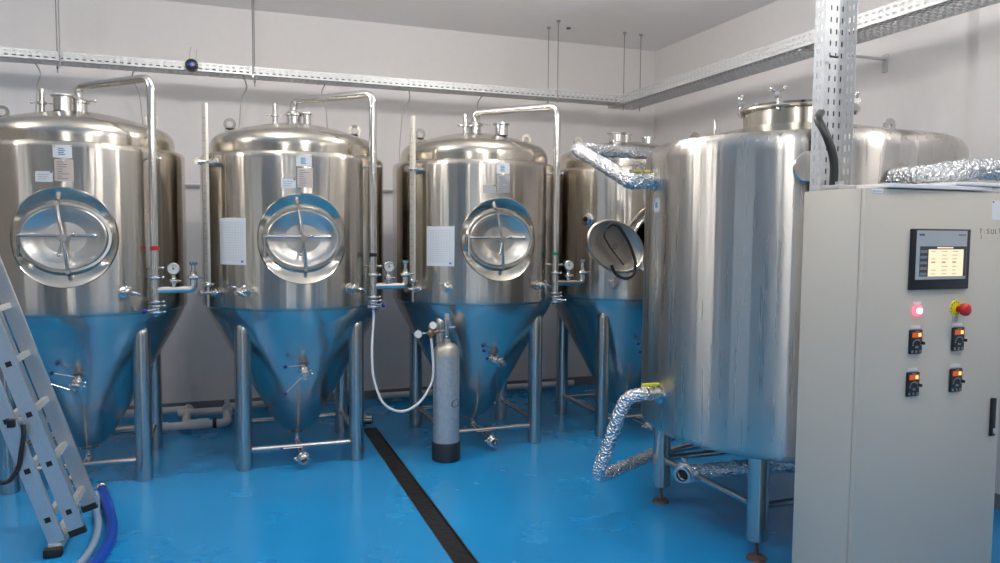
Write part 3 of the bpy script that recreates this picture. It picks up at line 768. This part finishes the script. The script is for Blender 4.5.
# wrapped pump line under the tank
pl = foilpipe([(2.40, 3.475, .272), (2.84, 3.22, .355), (3.05, 3.10, .36)], .043, 'dark foil wrapped pipe lying under the big tank behind a disc valve', .05)
v = thing('disc_valve', (2.372, 3.49, .268), 'open steel disc valve at the end of the wrapped pipe under the big tank', 'valve')
ax = V((-.80, -.60, -.02)).normalized()
m = MB(); clamp_fitting(m, (0, 0, 0), ax, .040); m.rev([(.034, -.03), (.048, -.026), (.048, .016), (.040, .02)], (0, 0, 0), ax, 28); m.pipe(ax*.01, ax*.045, .044, .010)
m.cyl((0, 0, .035), (0, 0, .085), .009); m.cyl((0, 0, .07), (0, 0, .088), .018); m.build('valve_body', 'steel', v)
MB().rev([(0, -.003), (.034, -.003), (.034, .003), (0, .003)], (0, 0, 0), ax, 20).build('disc', 'black', v)
m = MB().tube([(2.50, 4.03, .195), (2.75, 4.13, .19), (3.45, 4.15, .24), (3.45, 4.12, .515)], .026, 14, .08)
tag(m.build('steel_pipe', 'leg', None), 'bare steel pipe running low behind the legs of the big tank', 'pipe')
m = MB().tube([(2.46, 3.92, .31), (2.80, 3.90, .40), (3.3, 3.7, .44), (3.3, 3.6, .515)], .020, 12, .08)
tag(m.build('steel_pipe', 'leg', None), 'thin bare steel pipe rising under the bottom of the big tank', 'pipe')

# ------------------------------------------------------------------ gas cylinder and hose
gc = thing('gas_cylinder', (1.425, 4.995, 0), 'silver gas cylinder with a black boot standing in front of the third fermenter', 'gas cylinder')
GR = .091
MB().rev([(0, .012), (GR, .012), (GR, .742)], n=48).build('cylinder_body', 'gas', gc, 40)
MB().rev([(GR, .742), (.089, .772), (.080, .797), (.062, .815), (.040, .824), (.030, .826), (.028, .85), (0, .85)], n=48).build('shoulder', 'gascap', gc, 50)
MB().rev([(0, 0), (.094, 0), (.101, .006), (.101, .125), (.097, .133), (GR, .133)], n=48).build('boot', 'boot', gc, 40)
m = MB(); m.rev([(.022, .845), (.024, .87), (.018, .875), (.018, .96), (.010, .965), (.010, .975)], n=20); m.cyl((-.02, -.0, .905), (-.062, -.015, .905), .013)
m.cyl((0, 0, .965), (0, 0, .985), .014); m.build('cylinder_valve', 'steel', gc)
m = MB(); m.box((-.012, -.012, .955), (.016, .012, 1.03), bevel=.004); m.tube([(.01, 0, .93), (.06, -.01, .935)], .006, 8); m.build('valve_handle', 'graycable', gc)
rg = MB(); rg.ball((-.12, -.03, .905), .026); rg.cyl((-.062, -.015, .905), (-.145, -.035, .905), .013); rg.cyl((-.12, -.03, .90), (-.12, -.032, .865), .010)
rg = rg.build('regulator', 'brass', gc)
for nm, c, ax in (('gauge', V((-.215, -.045, .90)), V((-.2, -1, .15))), ('gauge', V((-.115, -.055, .955)), V((.0, -1, .35)))):
    ax = ax.normalized(); m = MB(); m.rev([(0, -.014), (.026, -.014), (.029, -.008), (.029, .012), (.026, .016), (.024, .013)], c, ax, 24); m.cyl(c, V((-.13, -.032, .905)), .006)
    g_ = m.build('pressure_gauge', 'steel', rg); MB().rev([(0, .013), (.0238, .013), (.0238, .011), (0, .011)], c, ax, 24).build('dial', 'dial', g_)
def bend(c):
    a = radians(22)+(c.x)/(GR+.001); return V(((GR+.0008-c.y*0)*sin(a), -(GR+.0008)*cos(a), c.z))
tx = text_obj('painted_mark', 'Co', .085, (-.02, 0, .385), (radians(90), 0, 0), 'ink', gc, .0002, None)
for vv in tx.data.vertices:
    a = radians(12)+vv.co.x/(GR); d_ = GR+.0006+(-vv.co.y)*.5; sh = (vv.co.z-.385)*.25
    a += sh/GR; vv.co = V((d_*sin(a), -d_*cos(a), vv.co.z))
wx, wy = 1.425-.12, 4.995-.032
m = MB().tube([(wx, wy, .872), (wx+.008, wy, .80), (wx+.02, 4.965, .67), (wx+.015, 4.96, .57), (1.238, 4.95, .43), (1.10, 4.93, .365), (.965, 4.92, .43), (.90, 4.95, .62), (.905, 5.00, .83), (.930, 5.06, 1.0), (.930, 5.07, 1.060)], .0088, 12, .10)
tag(m.build('gas_hose', 'hose_w', None), 'thin white hose looping from the cylinder regulator up to the second tank valve', 'hose')

# ------------------------------------------------------------------ ladder
lean = V((-.908+.722, 0, .684-.087)).normalized(); nrm = V((lean.z, 0, -lean.x))
lad = thing('extension_ladder', (-.80, 4.30, 0), 'two section aluminium extension ladder leaning to the left at the left edge', 'ladder')
lo = V((-.80, 4.30, 0))
def stile(p0, L, name='stile'):
    m = MB(); hw = .036; ht = .0125
    p0 = V(p0)-lo; p1 = p0+lean*L; vs = []
    for p in (p0, p1):
        vs.append([m.bm.verts.new(p+nrm*a*hw+V((0, b*ht, 0))) for a, b in ((-1, -1), (1, -1), (1, 1), (-1, 1))])
    m.bridge(*vs); m.bm.faces.new(vs[0][::-1]); m.bm.faces.new(vs[1]); return m.build(name, 'alu', lad, 0)
def rung(p, y0, y1, par=None):
    m = MB(); p = V(p)-lo
    s_ = .0145; a = [(p+nrm*u*s_+lean*w*s_) for u, w in ((-1, -1), (1, -1), (1, 1), (-1, 1))]
    A = [m.bm.verts.new(V((q.x, y0-lo.y, q.z))) for q in a]; B = [m.bm.verts.new(V((q.x, y1-lo.y, q.z))) for q in a]
    m.bridge(A, B); m.bm.faces.new(A[::-1]); m.bm.faces.new(B); r_ = m.build('rung', 'alu_rung', lad, 0)
    m = MB(); s2 = .013; a = [(p+nrm*u*s2+lean*w*s2) for u, w in ((-1, -1), (1, -1), (1, 1), (-1, 1))]
    yy = y0-lo.y; A = [m.bm.verts.new(V((q.x, yy-.002, q.z))) for q in a]; B = [m.bm.verts.new(V((q.x, yy+.004, q.z))) for q in a]
    m.bridge(A, B); m.bm.faces.new(A[::-1]); m.bm.faces.new(B); m.build('rung_plug', 'rubber', r_, 0)
# section in front (wide) and section behind (narrow, a little higher)
S1 = V((-.806, 4.12, .06)); S2 = V((-.722, 4.15, .087))
L1, L2 = 2.55, 2.30
stile((S1.x, 4.12, S1.z), L1); stile((S1.x, 4.545, S1.z), L1)
stile((S2.x, 4.152, S2.z), L2); stile((S2.x+.008, 4.50, S2.z+.01), L2)
d1 = V((-.841+.806, 0, .175-.06)).length
for k in range(9):
    q = S1+lean*(.125+.262*k); rung(q, 4.106, 4.556)
for k in range(8):
    q = S2+lean*(.117+.262*k); rung(q, 4.138, 4.514)
m = MB()
m.box(V((-.845, 4.10, .018))-lo, V((-.785, 4.57, .060))-lo, bevel=.004); m.build('stabiliser_bar', 'alu_rung', lad)
for y in (4.09, 4.58):
    m = MB(); m.box(V((-.862, y-.022, 0))-lo, V((-.780, y+.022, .045))-lo, bevel=.008); m.build('rubber_foot', 'rubber', lad)
for y in (4.152, 4.50):
    m = MB(); c = V((S2.x, y, S2.z))-lo; hw = .038
    vs = []
    for p in (c-lean*.012, c+lean*.022): vs.append([m.bm.verts.new(p+nrm*a*hw+V((0, b*.0145, 0))) for a, b in ((-1, -1), (1, -1), (1, 1), (-1, 1))])
    m.bridge(*vs); m.bm.faces.new(vs[0][::-1]); m.bm.faces.new(vs[1]); m.build('end_cap', 'rubber', lad, 0)
m = MB(); c = S1+lean*.64-lo; m.box(c+V((.0, -.035, -.02)), c+V((.035, -.01, .02)), bevel=.005); m.build('guide_bracket', 'black', lad)
m = MB().tube([(-1.13, 4.10, .60), (-1.07, 4.07, .42), (-1.0, 4.07, .385), (-.95, 4.08, .45), (-.925, 4.085, .62), (-.93, 4.10, .66)], .011, 8, .05)
tag(m.build('black_strap', 'rubber', None), 'black strap hanging in a loop from the ladder stile', 'strap')

# ------------------------------------------------------------------ floor hoses
h = thing('blue_hose', (-.62, 4.4, 0), 'thick blue hose curving across the floor right of the ladder', 'hose')
P = lambda x, y, z=.027: (x+.62, y-4.4, z)
MB().tube([P(-.735, 5.0), P(-.665, 4.70), P(-.60, 4.40), P(-.575, 4.15), P(-.59, 3.95), P(-.64, 3.7), P(-.74, 3.4), P(-.9, 3.1)], .027, 16, .12).build('hose_body', 'hose_b', h)
m = MB(); d_ = (V(P(-.735, 5.0))-V(P(-.665, 4.70))).normalized(); e_ = V(P(-.735, 5.0)); clamp_fitting(m, e_+d_*.03, d_, .02); m.cyl(e_-d_*.02, e_+d_*.05, .022); m.rev([(.0285, -.01), (.031, -.01), (.031, .01), (.0285, .01)], e_-d_*.03, d_, 18); m.build('hose_coupling', 'steel', h)
m = MB().tube([(-.75, 4.93, .02), (-.71, 4.62, .02), (-.665, 4.40, .02), (-.65, 4.15, .02), (-.665, 3.95, .02), (-.72, 3.7, .02), (-.83, 3.4, .02)], .019, 14, .12)
tag(m.build('grey_hose', 'hose_g', None), 'thinner grey-blue hose lying between the ladder and the blue hose', 'hose')

# ------------------------------------------------------------------ pvc pipework by the back wall
pv = thing('pvc_pipework', (-.3, 6.5, 0), 'white plastic drain pipework with elbows on the floor between the two left tanks', 'pipe')
def PV(pts, fil=.03, r=.032): return MB().tube([(x+.3, y-6.5, z) for x, y, z in pts], r, 16, fil).build('pipe_run', 'pvc', pv)
PV([(-1.9, 6.80, .075), (-.33, 6.80, .075), (-.33, 6.30, .07), (-.20, 6.30, .07)], .05)
PV([(-1.3, 6.28, .06), (-.02, 6.30, .06), (-.02, 6.80, .06)], .06)
PV([(-.02, 6.62, .06), (-.02, 6.62, .19)], .0, .022)
PV([(-.40, 6.60, .09), (-.06, 6.60, .09)], .0)
PV([(-.02, 6.80, .075), (.75, 6.80, .075)], .0)
for p, ax in (((-.33, 6.78, .075), 'y'), ((-.02, 6.76, .065), 'y'), ((-.20, 6.30, .065), 'x'), ((-.5, 6.29, .06), 'x'), ((-.02, 6.60, .075), 'y'), ((-.62, 6.28, .06), 'x')):
    c = V((p[0]+.3, p[1]-6.5, p[2])); d_ = V((.045, 0, 0)) if ax == 'x' else V((0, .045, 0)); MB().cyl(c-d_, c+d_, .040).build('coupling', 'pvc', pv)
MB().cyl((.3-.13, -.2, .065), (.3-.10, -.2, .065), .043).build('rubber_sleeve', 'rubber', pv); MB().cyl((.60, .3, .075), (.64, .3, .075), .043).build('rubber_sleeve', 'rubber', pv)
pw = MB().tube([(1.30, 6.86, .065), (2.55, 6.86, .065), (3.3, 6.86, .065)], .030, 14)
tag(pw.build('pvc_pipe', 'pvc', None), 'white plastic pipe along the back wall behind the third tank', 'pipe')
pw = MB().tube([(1.95, 6.45, .05), (2.15, 6.50, .05), (2.40, 6.50, .05)], .028, 14, .05); pw.cyl((2.02, 6.465, .05), (2.10, 6.485, .05), .036); pw.cyl((2.25, 6.5, .05), (2.31, 6.5, .05), .036)
tag(pw.build('pvc_pipe', 'pvc', None), 'short white plastic pipe stub with couplings behind the legs of the third tank', 'pipe')
for (x, l) in ((1.0, 'clamped steel valve assembly on the floor at the far end of the drain'),):
    v = thing('drain_valve', (x, 5.98, 0), l, 'valve'); m = MB()
    m.cyl((-.10, .10, .055), (.03, .05, .055), .034); clamp_fitting(m, (.035, .05, .06), (1, -.3, 0), .036); clamp_fitting(m, (-.08, .10, .055), (1, -.3, 0), .036); m.pipe((.04, .048, .06), (.09, .03, .06), .036, .008)
    m.cyl((-.02, .08, .055), (-.02, .08, .15), .02); m.build('valve_body', 'steel', v)
    m = MB(); m.tube([(-.10, .12, .055), (-.10, .13, .15), (-.02, .08, .17)], .026, 12, .05); m.build('rubber_hose', 'rubber', v)
m = MB().tube([(-3.5, 7.0, 1.985), (3.6, 7.0, 1.985)], .012, 8)
tag(m.build('wall_conduit', 'white', None), 'thin white conduit running level along the back wall behind the tanks', 'conduit')

# ------------------------------------------------------------------ cable trays
def tray_u(name, o, u, w, L, W, H, z, label, pu=.050):
    """perforated tray: bottom along u (length) and w (width), lips up"""
    t = thing(name, o, label, 'cable tray'); u = V(u); w = V(w); nu = int(L/pu)
    m = MB(); nb = max(4, int((W-.016)/.026)); m.perf((0, 0, 0), u, w, nu, nb, pu, (W-.016)/nb, pu*.62, .0135, stag=True, marg=.008); m.build('tray_bottom', 'galv', t, 0, .0016)
    for k, s_ in enumerate((0, W)):
        m = MB(); m.perf(w*s_, u, (0, 0, 1), nu, 2, pu, (H-.012)/2, pu*.50, .0115, marg=.006)
        m.quad(w*s_+V((0, 0, H)), w*s_+V((0, 0, H))+u*nu*pu, w*(s_+(.008 if k == 0 else -.008))+V((0, 0, H))+u*nu*pu, w*(s_+(.008 if k == 0 else -.008))+V((0, 0, H)))
        m.build('tray_side', 'galv', t, 0, .0016)
    return t
TZ = 2.83
tray_u('cable_tray', (-3.9, 6.38, TZ), (1, 0, 0), (0, 1, 0), 7.46, .20, .065, TZ, 'perforated galvanised cable tray hanging along the back wall')
tray_u('cable_tray', (3.54, 6.66, TZ-.012), (0, -1, 0), (1, 0, 0), 8.2, .28, .085, TZ, 'wider perforated galvanised cable tray hanging along the right wall')
# vertical channel behind the cabinet
vt = thing('cable_channel', (2.38, 2.62, 0), 'upright perforated galvanised channel rising behind the control cabinet', 'cable tray')
m = MB(); m.perf((0, 0, .3), (0, 0, 1), (1, 0, 0), 64, 5, .050, .158/5, .022, .0075, marg=.006); m.build('channel_web', 'galv', vt, 0, .0016)
for k, x in enumerate((0, .17)):
    m = MB(); m.perf((x, 0, .3), (0, 0, 1), (0, -1, 0), 64, 2, .050, .023, .024, .0085, marg=.007); m.build('channel_side', 'galv', vt, 0, .0016)
m = MB(); m.tube([(.01, -.03, 2.66), (.055, -.03, 2.66)], .005, 8); m.tube([(.10, -.03, 2.36), (.06, -.03, 2.36)], .005, 8); m.build('cable_tie', 'black', vt)
m = MB().tube([(2.30, 2.40, 1.79), (2.302, 2.40, 1.90), (2.275, 2.42, 2.0), (2.27, 2.47, 2.07), (2.40, 2.59, 2.12)], .017, 12, .06)
tag(m.build('thick_cable', 'blackcable', None), 'thick black cable entering the top of the control cabinet', 'cable')

for i_, l_ in enumerate(('leftmost', 'second from the left', 'third from the left', 'rightmost')):  # cables added behind the web so its slots look dark
    xx = 2.440+i_*.036
    m = MB().tube([(xx, 2.648, 1.25), (xx, 2.648, 3.0), (xx, 2.66, 3.2)], .0175, 10, .05)
    tag(m.build('thick_cable', 'blackcable', None), 'added black cable darkening the slots of the upright perforated channel, '+l_+' of four', 'cable', 'added cables behind the upright channel slots')
for yy, l_ in ((6.402, 'nearest the front lip'), (6.428, 'second from the front lip')):  # cables added inside the tray so its holes look dark
    m = MB().tube([(-3.9, yy, TZ+.014), (3.5, yy, TZ+.014)], .0115, 8)
    tag(m.build('tray_filler_cable', 'blackcable', None), 'added black cable darkening the holes of the back wall tray, '+l_, 'cable')
for xx, l_ in ((3.57, 'nearest the left lip'), (3.605, 'second from the left lip')):  # filler cables added to darken the right tray holes
    m = MB().tube([(xx, 6.6, TZ+.004), (xx, -1.5, TZ+.004)], .0135, 8)
    tag(m.build('tray_filler_cable', 'blackcable', None), 'added black cable darkening the holes of the right wall tray, '+l_, 'cable')
def rod(x, y, z0, label, group='threaded rods carrying the cable trays'):
    t = thing('hanger_rod', (x, y, z0), label, 'rod', group)
    MB().cyl((0, 0, 0), (0, 0, ZC-z0), .0045, n=8).build('rod_shaft', 'rodsteel', t)
    m = MB(); m.cyl((0, 0, ZC-z0-.012), (0, 0, ZC-z0), .020, n=16); m.cyl((0, 0, ZC-z0-.03), (0, 0, ZC-z0-.012), .010, n=6); m.build('ceiling_anchor', 'leg', t)
    m = MB(); m.cyl((0, 0, .03), (0, 0, .045), .011, n=6); m.build('nut', 'leg', t)
for x, y, l in [(-1.13, 6.36, 'nearer of the two thin rods above the leftmost tank'), (-1.19, 6.60, 'farther of the two thin rods above the leftmost tank'),
                (.215, 6.36, 'nearer of the two thin rods above the second tank'), (.235, 6.60, 'farther of the two thin rods above the second tank'),
                (2.86, 6.36, 'nearer of the two thin rods between the third and fourth tanks'), (2.87, 6.60, 'farther of the two thin rods between the third and fourth tanks'),
                (3.62, 6.50, 'left one of the two thin rods at the tray corner'), (3.80, 6.50, 'right one of the two thin rods at the tray corner'),
                ]:
    rod(x, y, TZ-.05, l)
t = thing('wall_bracket', (3.98, 4.05, TZ-.05), 'thin galvanised bracket holding the right tray to the right wall', 'bracket')
m = MB(); m.box((-.42, -.015, .022), (.315, .015, .034)); m.build('bracket_arm', 'galv', t, 0)
m = MB(); m.box((.305, -.02, -.06), (.32, .02, .06)); m.build('bracket_plate', 'galv', t, 0)
m = MB().rev([(0, 0), (.022, 0), (.02, -.012), (0, -.014)], (3.05, 6.55, ZC), n=16); tag(m.build('ceiling_anchor', 'ink', None), 'small dark anchor left in the ceiling near the room corner', 'anchor')
# small black device on the tray
t = thing('round_device', (-.235, 6.335, TZ+.03), 'small round black device mounted on the side of the back cable tray', 'device')
m = MB().rev([(0, -.045), (.028, -.044), (.042, -.035), (.048, -.015), (.048, .02), (0, .02)], (0, 0, 0), (0, 1, 0), 28); m.build('housing', 'black', t)
m = MB().rev([(0, -.052), (.020, -.050), (.024, -.042)], (0, 0, 0), (0, 1, 0), 20); m.build('lens', 'blueknob', t)  # glint on the dark front, painted in as a small blue disc
m = MB(); m.tube([(-.015, .01, .04), (-.01, .01, .12), (.0, .01, .14)], .003, 6); m.tube([(.03, .01, .04), (.04, .01, .13)], .003, 6); m.build('wire', 'graycable', t)
# thin grey sensor cables dropping from the tray
cab = [(-1.33, 'leftmost tank, left one'), (-.66, 'leftmost tank, right one'), (.15, 'second tank, left one'), (.80, 'second tank, right one'), (1.52, 'third tank, left one'), (2.20, 'third tank, right one')]
for i, (x, l) in enumerate(cab):
    s_ = 1 if i % 2 else -1
    m = MB().tube([(x, 6.55, TZ+.004), (x-.03*s_, 6.62, TZ-.06), (x+.02*s_, 6.70, TZ-.13), (x+.05*s_, 6.72, 2.3), (x+.06*s_, 6.5, 1.9)], .0055, 6, .06)
    tag(m.build('sensor_cable', 'graycable', None), 'thin grey cable dropping from the tray behind the '+l, 'cable', 'sensor cables under the back tray')

# ------------------------------------------------------------------ control cabinet
cb = thing('control_cabinet', (2.262, 2.2, 0), 'tall grey electrical control cabinet at the right with a touch screen', 'cabinet')
CW, CD, CH = .775, .32, 1.776
MB().box((0, .022, .10), (CW, CD, CH), bevel=.004).build('body', 'cab', cb, 30)
MB().box((.02, .035, 0), (CW-.02, CD-.01, .10)).build('plinth', 'cove', cb, 0)
door = MB().box((.002, 0, .105), (CW-.002, .020, CH-.0005), bevel=.003).build('door', 'cab', cb, 30)
# door handle
hd = MB().box((.716, -.012, .765), (.741, .001, .925), bevel=.004).build('door_handle', 'black', door, 30)
MB().box((.722, -.016, .775), (.736, -.011, .80), bevel=.002).build('lock', 'steel', hd, 30)
# screen
def fbox(x0, z0, x1, z1, y0, y1, name, mat, par, bev=0.): return MB().box((x0-2.262, y0, z0), (x1-2.262, y1, z1), bevel=bev).build(name, mat, par, 30 if bev else 0)
sx0, sx1, sz0, sz1 = 2.494, 2.806, 1.386, 1.624
scr = fbox(sx0, sz0, sx1, sz1, -.012, .001, 'touch_screen', 'black', door, .003)
fbox(sx0+.022, sz0+.040, sx1-.022, sz1-.006, -.0138, -.011, 'screen_bezel', 'hmi', scr)
fbox(sx0+.040, sz0+.052, sx1-.024, sz1-.068, -.0144, -.0136, 'screen_background', 'screenhead', scr)
fbox(sx0+.085, sz0+.052, sx1-.040, sz1-.080, -.0150, -.0142, 'lit_display', 'screen', scr)
k = MB(); random.seed(3)
for r_ in range(7):
    for c_ in range(3):
        if r_ in (3,): w_ = .020; hgt = .006
        else: w_ = .030*random.uniform(.6, 1.1); hgt = .0028
        if r_ in (2, 5) and c_ == 0: continue
        x = sx0+.100+c_*.056-2.262; z = sz0+.060+r_*.0148
        k.box((x, -.0156, z), (x+w_, -.0149, z+hgt))
k.build('screen_text', 'screenmark', scr, 0)
k = MB()
for i in range(5): k.box((sx0+.042-2.262, -.0152, sz0+.056+i*.022), (sx0+.078-2.262, -.0143, sz0+.067+i*.022))
k.build('menu_buttons', 'panelgrey', scr, 0)
k = MB().box((sx0+.13-2.262, -.0152, sz1-.076), (sx0+.215-2.262, -.0143, sz1-.071)).build('header_text', 'screen', scr, 0)
k = MB().box((sx0+.034-2.262, -.0144, sz1-.027), (sx0+.062-2.262, -.0137, sz1-.019)).box((sx1-.070-2.262, -.0144, sz1-.025), (sx1-.030-2.262, -.0137, sz1-.021)).build('maker_mark', 'ink', scr, 0)
# round pilot lamp and emergency stop
lx, lz = 2.545-2.262, 1.303
pl_ = MB().rev([(0, .004), (.021, .003), (.021, -.010), (.016, -.012), (0, -.012)], (lx, 0, lz), (0, 1, 0), 24).build('pilot_lamp', 'led_red', door, 40)
pl_['label'] = 'lit red pilot lamp'
MB().rev([(.012, -.011), (.011, -.019), (.006, -.022), (0, -.023)], (lx, 0, lz), (0, 1, 0), 20).build('lamp_lens', 'led_core', pl_, 40)
MB().box((lx-.022, -.0015, lz+.024), (lx+.022, .001, lz+.036)).build('tag_plate', 'paper', door, 0)
ex, ez = 2.766-2.262, 1.304
es = MB().rev([(0, .002), (.031, .002), (.031, -.003), (0, -.003)], (ex-.012, 0, ez+.004), (0, 1, 0), 32).build('warning_ring', 'yellow', door, 40)
k = MB()
for i in range(12):
    a = 2*pi*i/12; c = V((ex-.012+.025*cos(a), -.0034, ez+.004+.025*sin(a))); k.box(c-V((.002, .0004, .0025)), c+V((.002, .0004, .0025)))
k.build('ring_print', 'ink', es, 0)
eb = MB().rev([(.013, 0), (.013, -.022), (.024, -.026), (.026, -.034), (.024, -.044), (.014, -.050), (0, -.052)], (ex, 0, ez), (0, 1, 0), 28).build('emergency_stop', 'red', door, 50); eb['label'] = 'red mushroom emergency stop button'
MB().box((ex-.024, -.0015, ez-.052), (ex+.004, .001, ez-.030)).build('tag_plate', 'plate_grey', door, 0)
for x, z in ((2.530, 1.180), (2.758, 1.182), (2.525, 1.012), (2.757, 1.014)):
    x -= 2.25; b = MB().box((x-.032, -.010, z-.048), (x+.032, .001, z+.048), bevel=.004).build('speed_controller', 'black', door, 30)
    MB().box((x-.024, -.0112, z+.018), (x+.026, -.0098, z+.038)).build('digit_display', 'led_orange', b, 0)
    MB().box((x+.008, -.0118, z+.022), (x+.020, -.0110, z+.034)).build('digit', 'led_bright', b, 0)
    k = MB()
    for i in range(9):
        a = pi*i/8; c = V((x+.002+.021*cos(a), -.0106, z-.012+.021*sin(a))); k.box(c-V((.0032, .0006, .0026)), c+V((.0032, .0006, .0026)))
    for dx in (-.021, .0, .020): k.box((x+dx-.0045, -.0112, z-.043), (x+dx+.0045, -.0098, z-.033))
    k.box((x-.006, -.0112, z-.024), (x+.009, -.0098, z-.016)); k.box((x-.01, -.0112, z+.041), (x+.01, -.0098, z+.044))
    k.build('button_marks', 'panelgrey', b, 0)
    MB().rev([(.0065, -.009), (.0065, -.020), (0, -.021)], (x+.029, 0, z-.005), (0, 1, 0), 14).build('turn_knob', 'rubber', b)
    MB().box((x-.026, -.0015, z+.052), (x+.026, .001, z+.064)).build('tag_plate', 'paper', door, 0)
# labels on the cabinet
MB().box((.030, -.0012, CH-.019), (.086, .001, CH-.003)).build('name_strip', 'paper', door, 0)
k = MB()
for i in range(7): k.box((.035+i*.0066, -.0022, CH-.014), (.0395+i*.0066, -.0010, CH-.008))
k.build('strip_print', 'inkfaint', door, 0)
st = MB().box((.668, -.0012, 1.664), (.742, .001, 1.742)).build('info_sticker', 'paper', door, 0); st['label'] = 'white sticker at the top right of the door'
for u_ in (.671, .726): MB().box((u_, -.0020, 1.733), (u_+.008, -.0010, 1.740)).build('screw', 'ink', st, 0)
for txt, x, z, sz in (('T', .604, 1.608, .028), ('2', .611, 1.588, .018), (':', .630, 1.608, .026), ('S', .646, 1.607, .030), ('U', .668, 1.606, .028), ('L', .691, 1.607, .028), ('T', .712, 1.610, .028)):
    text_obj('handwriting', txt, sz, (x, -.0006, z), (radians(90), 0, 0), 'ink', door, .0003)
# cable gland on the roof of the cabinet
g_ = MB(); g_.box((.008, .14, CH), (.098, .245, CH+.020), bevel=.004); g_.cyl((.052, .195, CH+.018), (.052, .195, CH+.035), .026, n=6); g_.build('cable_gland', 'graycable', cb, 30)
# boards lying on the cabinet
b = MB().box((2.36, 2.19, CH+.004), (2.92, 2.45, CH+.020), Matrix.Rotation(radians(1.0), 3, 'Z'), .002); tag(b.build('plastic_panel', 'white', None, 30), 'thin white panel lying flat on top of the control cabinet', 'panel')
b = MB().box((2.72, 2.188, CH+.022), (3.05, 2.43, CH+.036), Matrix.Rotation(radians(-1.5), 3, 'Z'), .002); tag(b.build('plastic_panel', 'white', None, 30), 'second white panel overlapping the first at the right of the cabinet top', 'panel')
foilpipe([(2.82, 2.590, 1.850), (2.84, 2.47, 1.852), (2.92, 2.42, 1.868), (3.02, 2.40, 1.888), (3.45, 2.40, 1.895), (3.9, 2.5, 1.90), (4.28, 2.52, 1.90)], .046, 'foil wrapped pipe running above the control cabinet towards the right wall', .06)

# ------------------------------------------------------------------ daylight and camera
w = bpy.data.worlds.new('sky'); bpy.context.scene.world = w; w.use_nodes = True
w.node_tree.nodes['Background'].inputs[0].default_value = (.85, .92, 1, 1); w.node_tree.nodes['Background'].inputs[1].default_value = 1.0

cam_d = bpy.data.cameras.new('camera'); cam = bpy.data.objects.new('camera', cam_d); COL.objects.link(cam)
cam_d.sensor_fit = 'HORIZONTAL'; cam_d.sensor_width = 36; cam_d.lens = 36*750/1000; cam_d.clip_start = .05; cam_d.clip_end = 60
y_, p_, r_ = radians(20), radians(3.8), radians(.45)
fw = V((sin(y_)*cos(p_), cos(y_)*cos(p_), -sin(p_))); rt = V((cos(y_), -sin(y_), 0)); up = rt.cross(fw)
rt2 = rt*cos(r_)+up*sin(r_); up2 = up*cos(r_)-rt*sin(r_)
mt = Matrix((rt2, up2, -fw)).transposed().to_4x4(); mt.translation = V((0, 0, 1.6)); cam.matrix_world = mt
sc = bpy.context.scene; sc.camera = cam
sc.view_settings.view_transform = 'Standard'; sc.view_settings.look = 'None'; sc.view_settings.gamma = 1; sc.view_settings.use_curve_mapping = False
sc.view_settings.exposure = 0.12
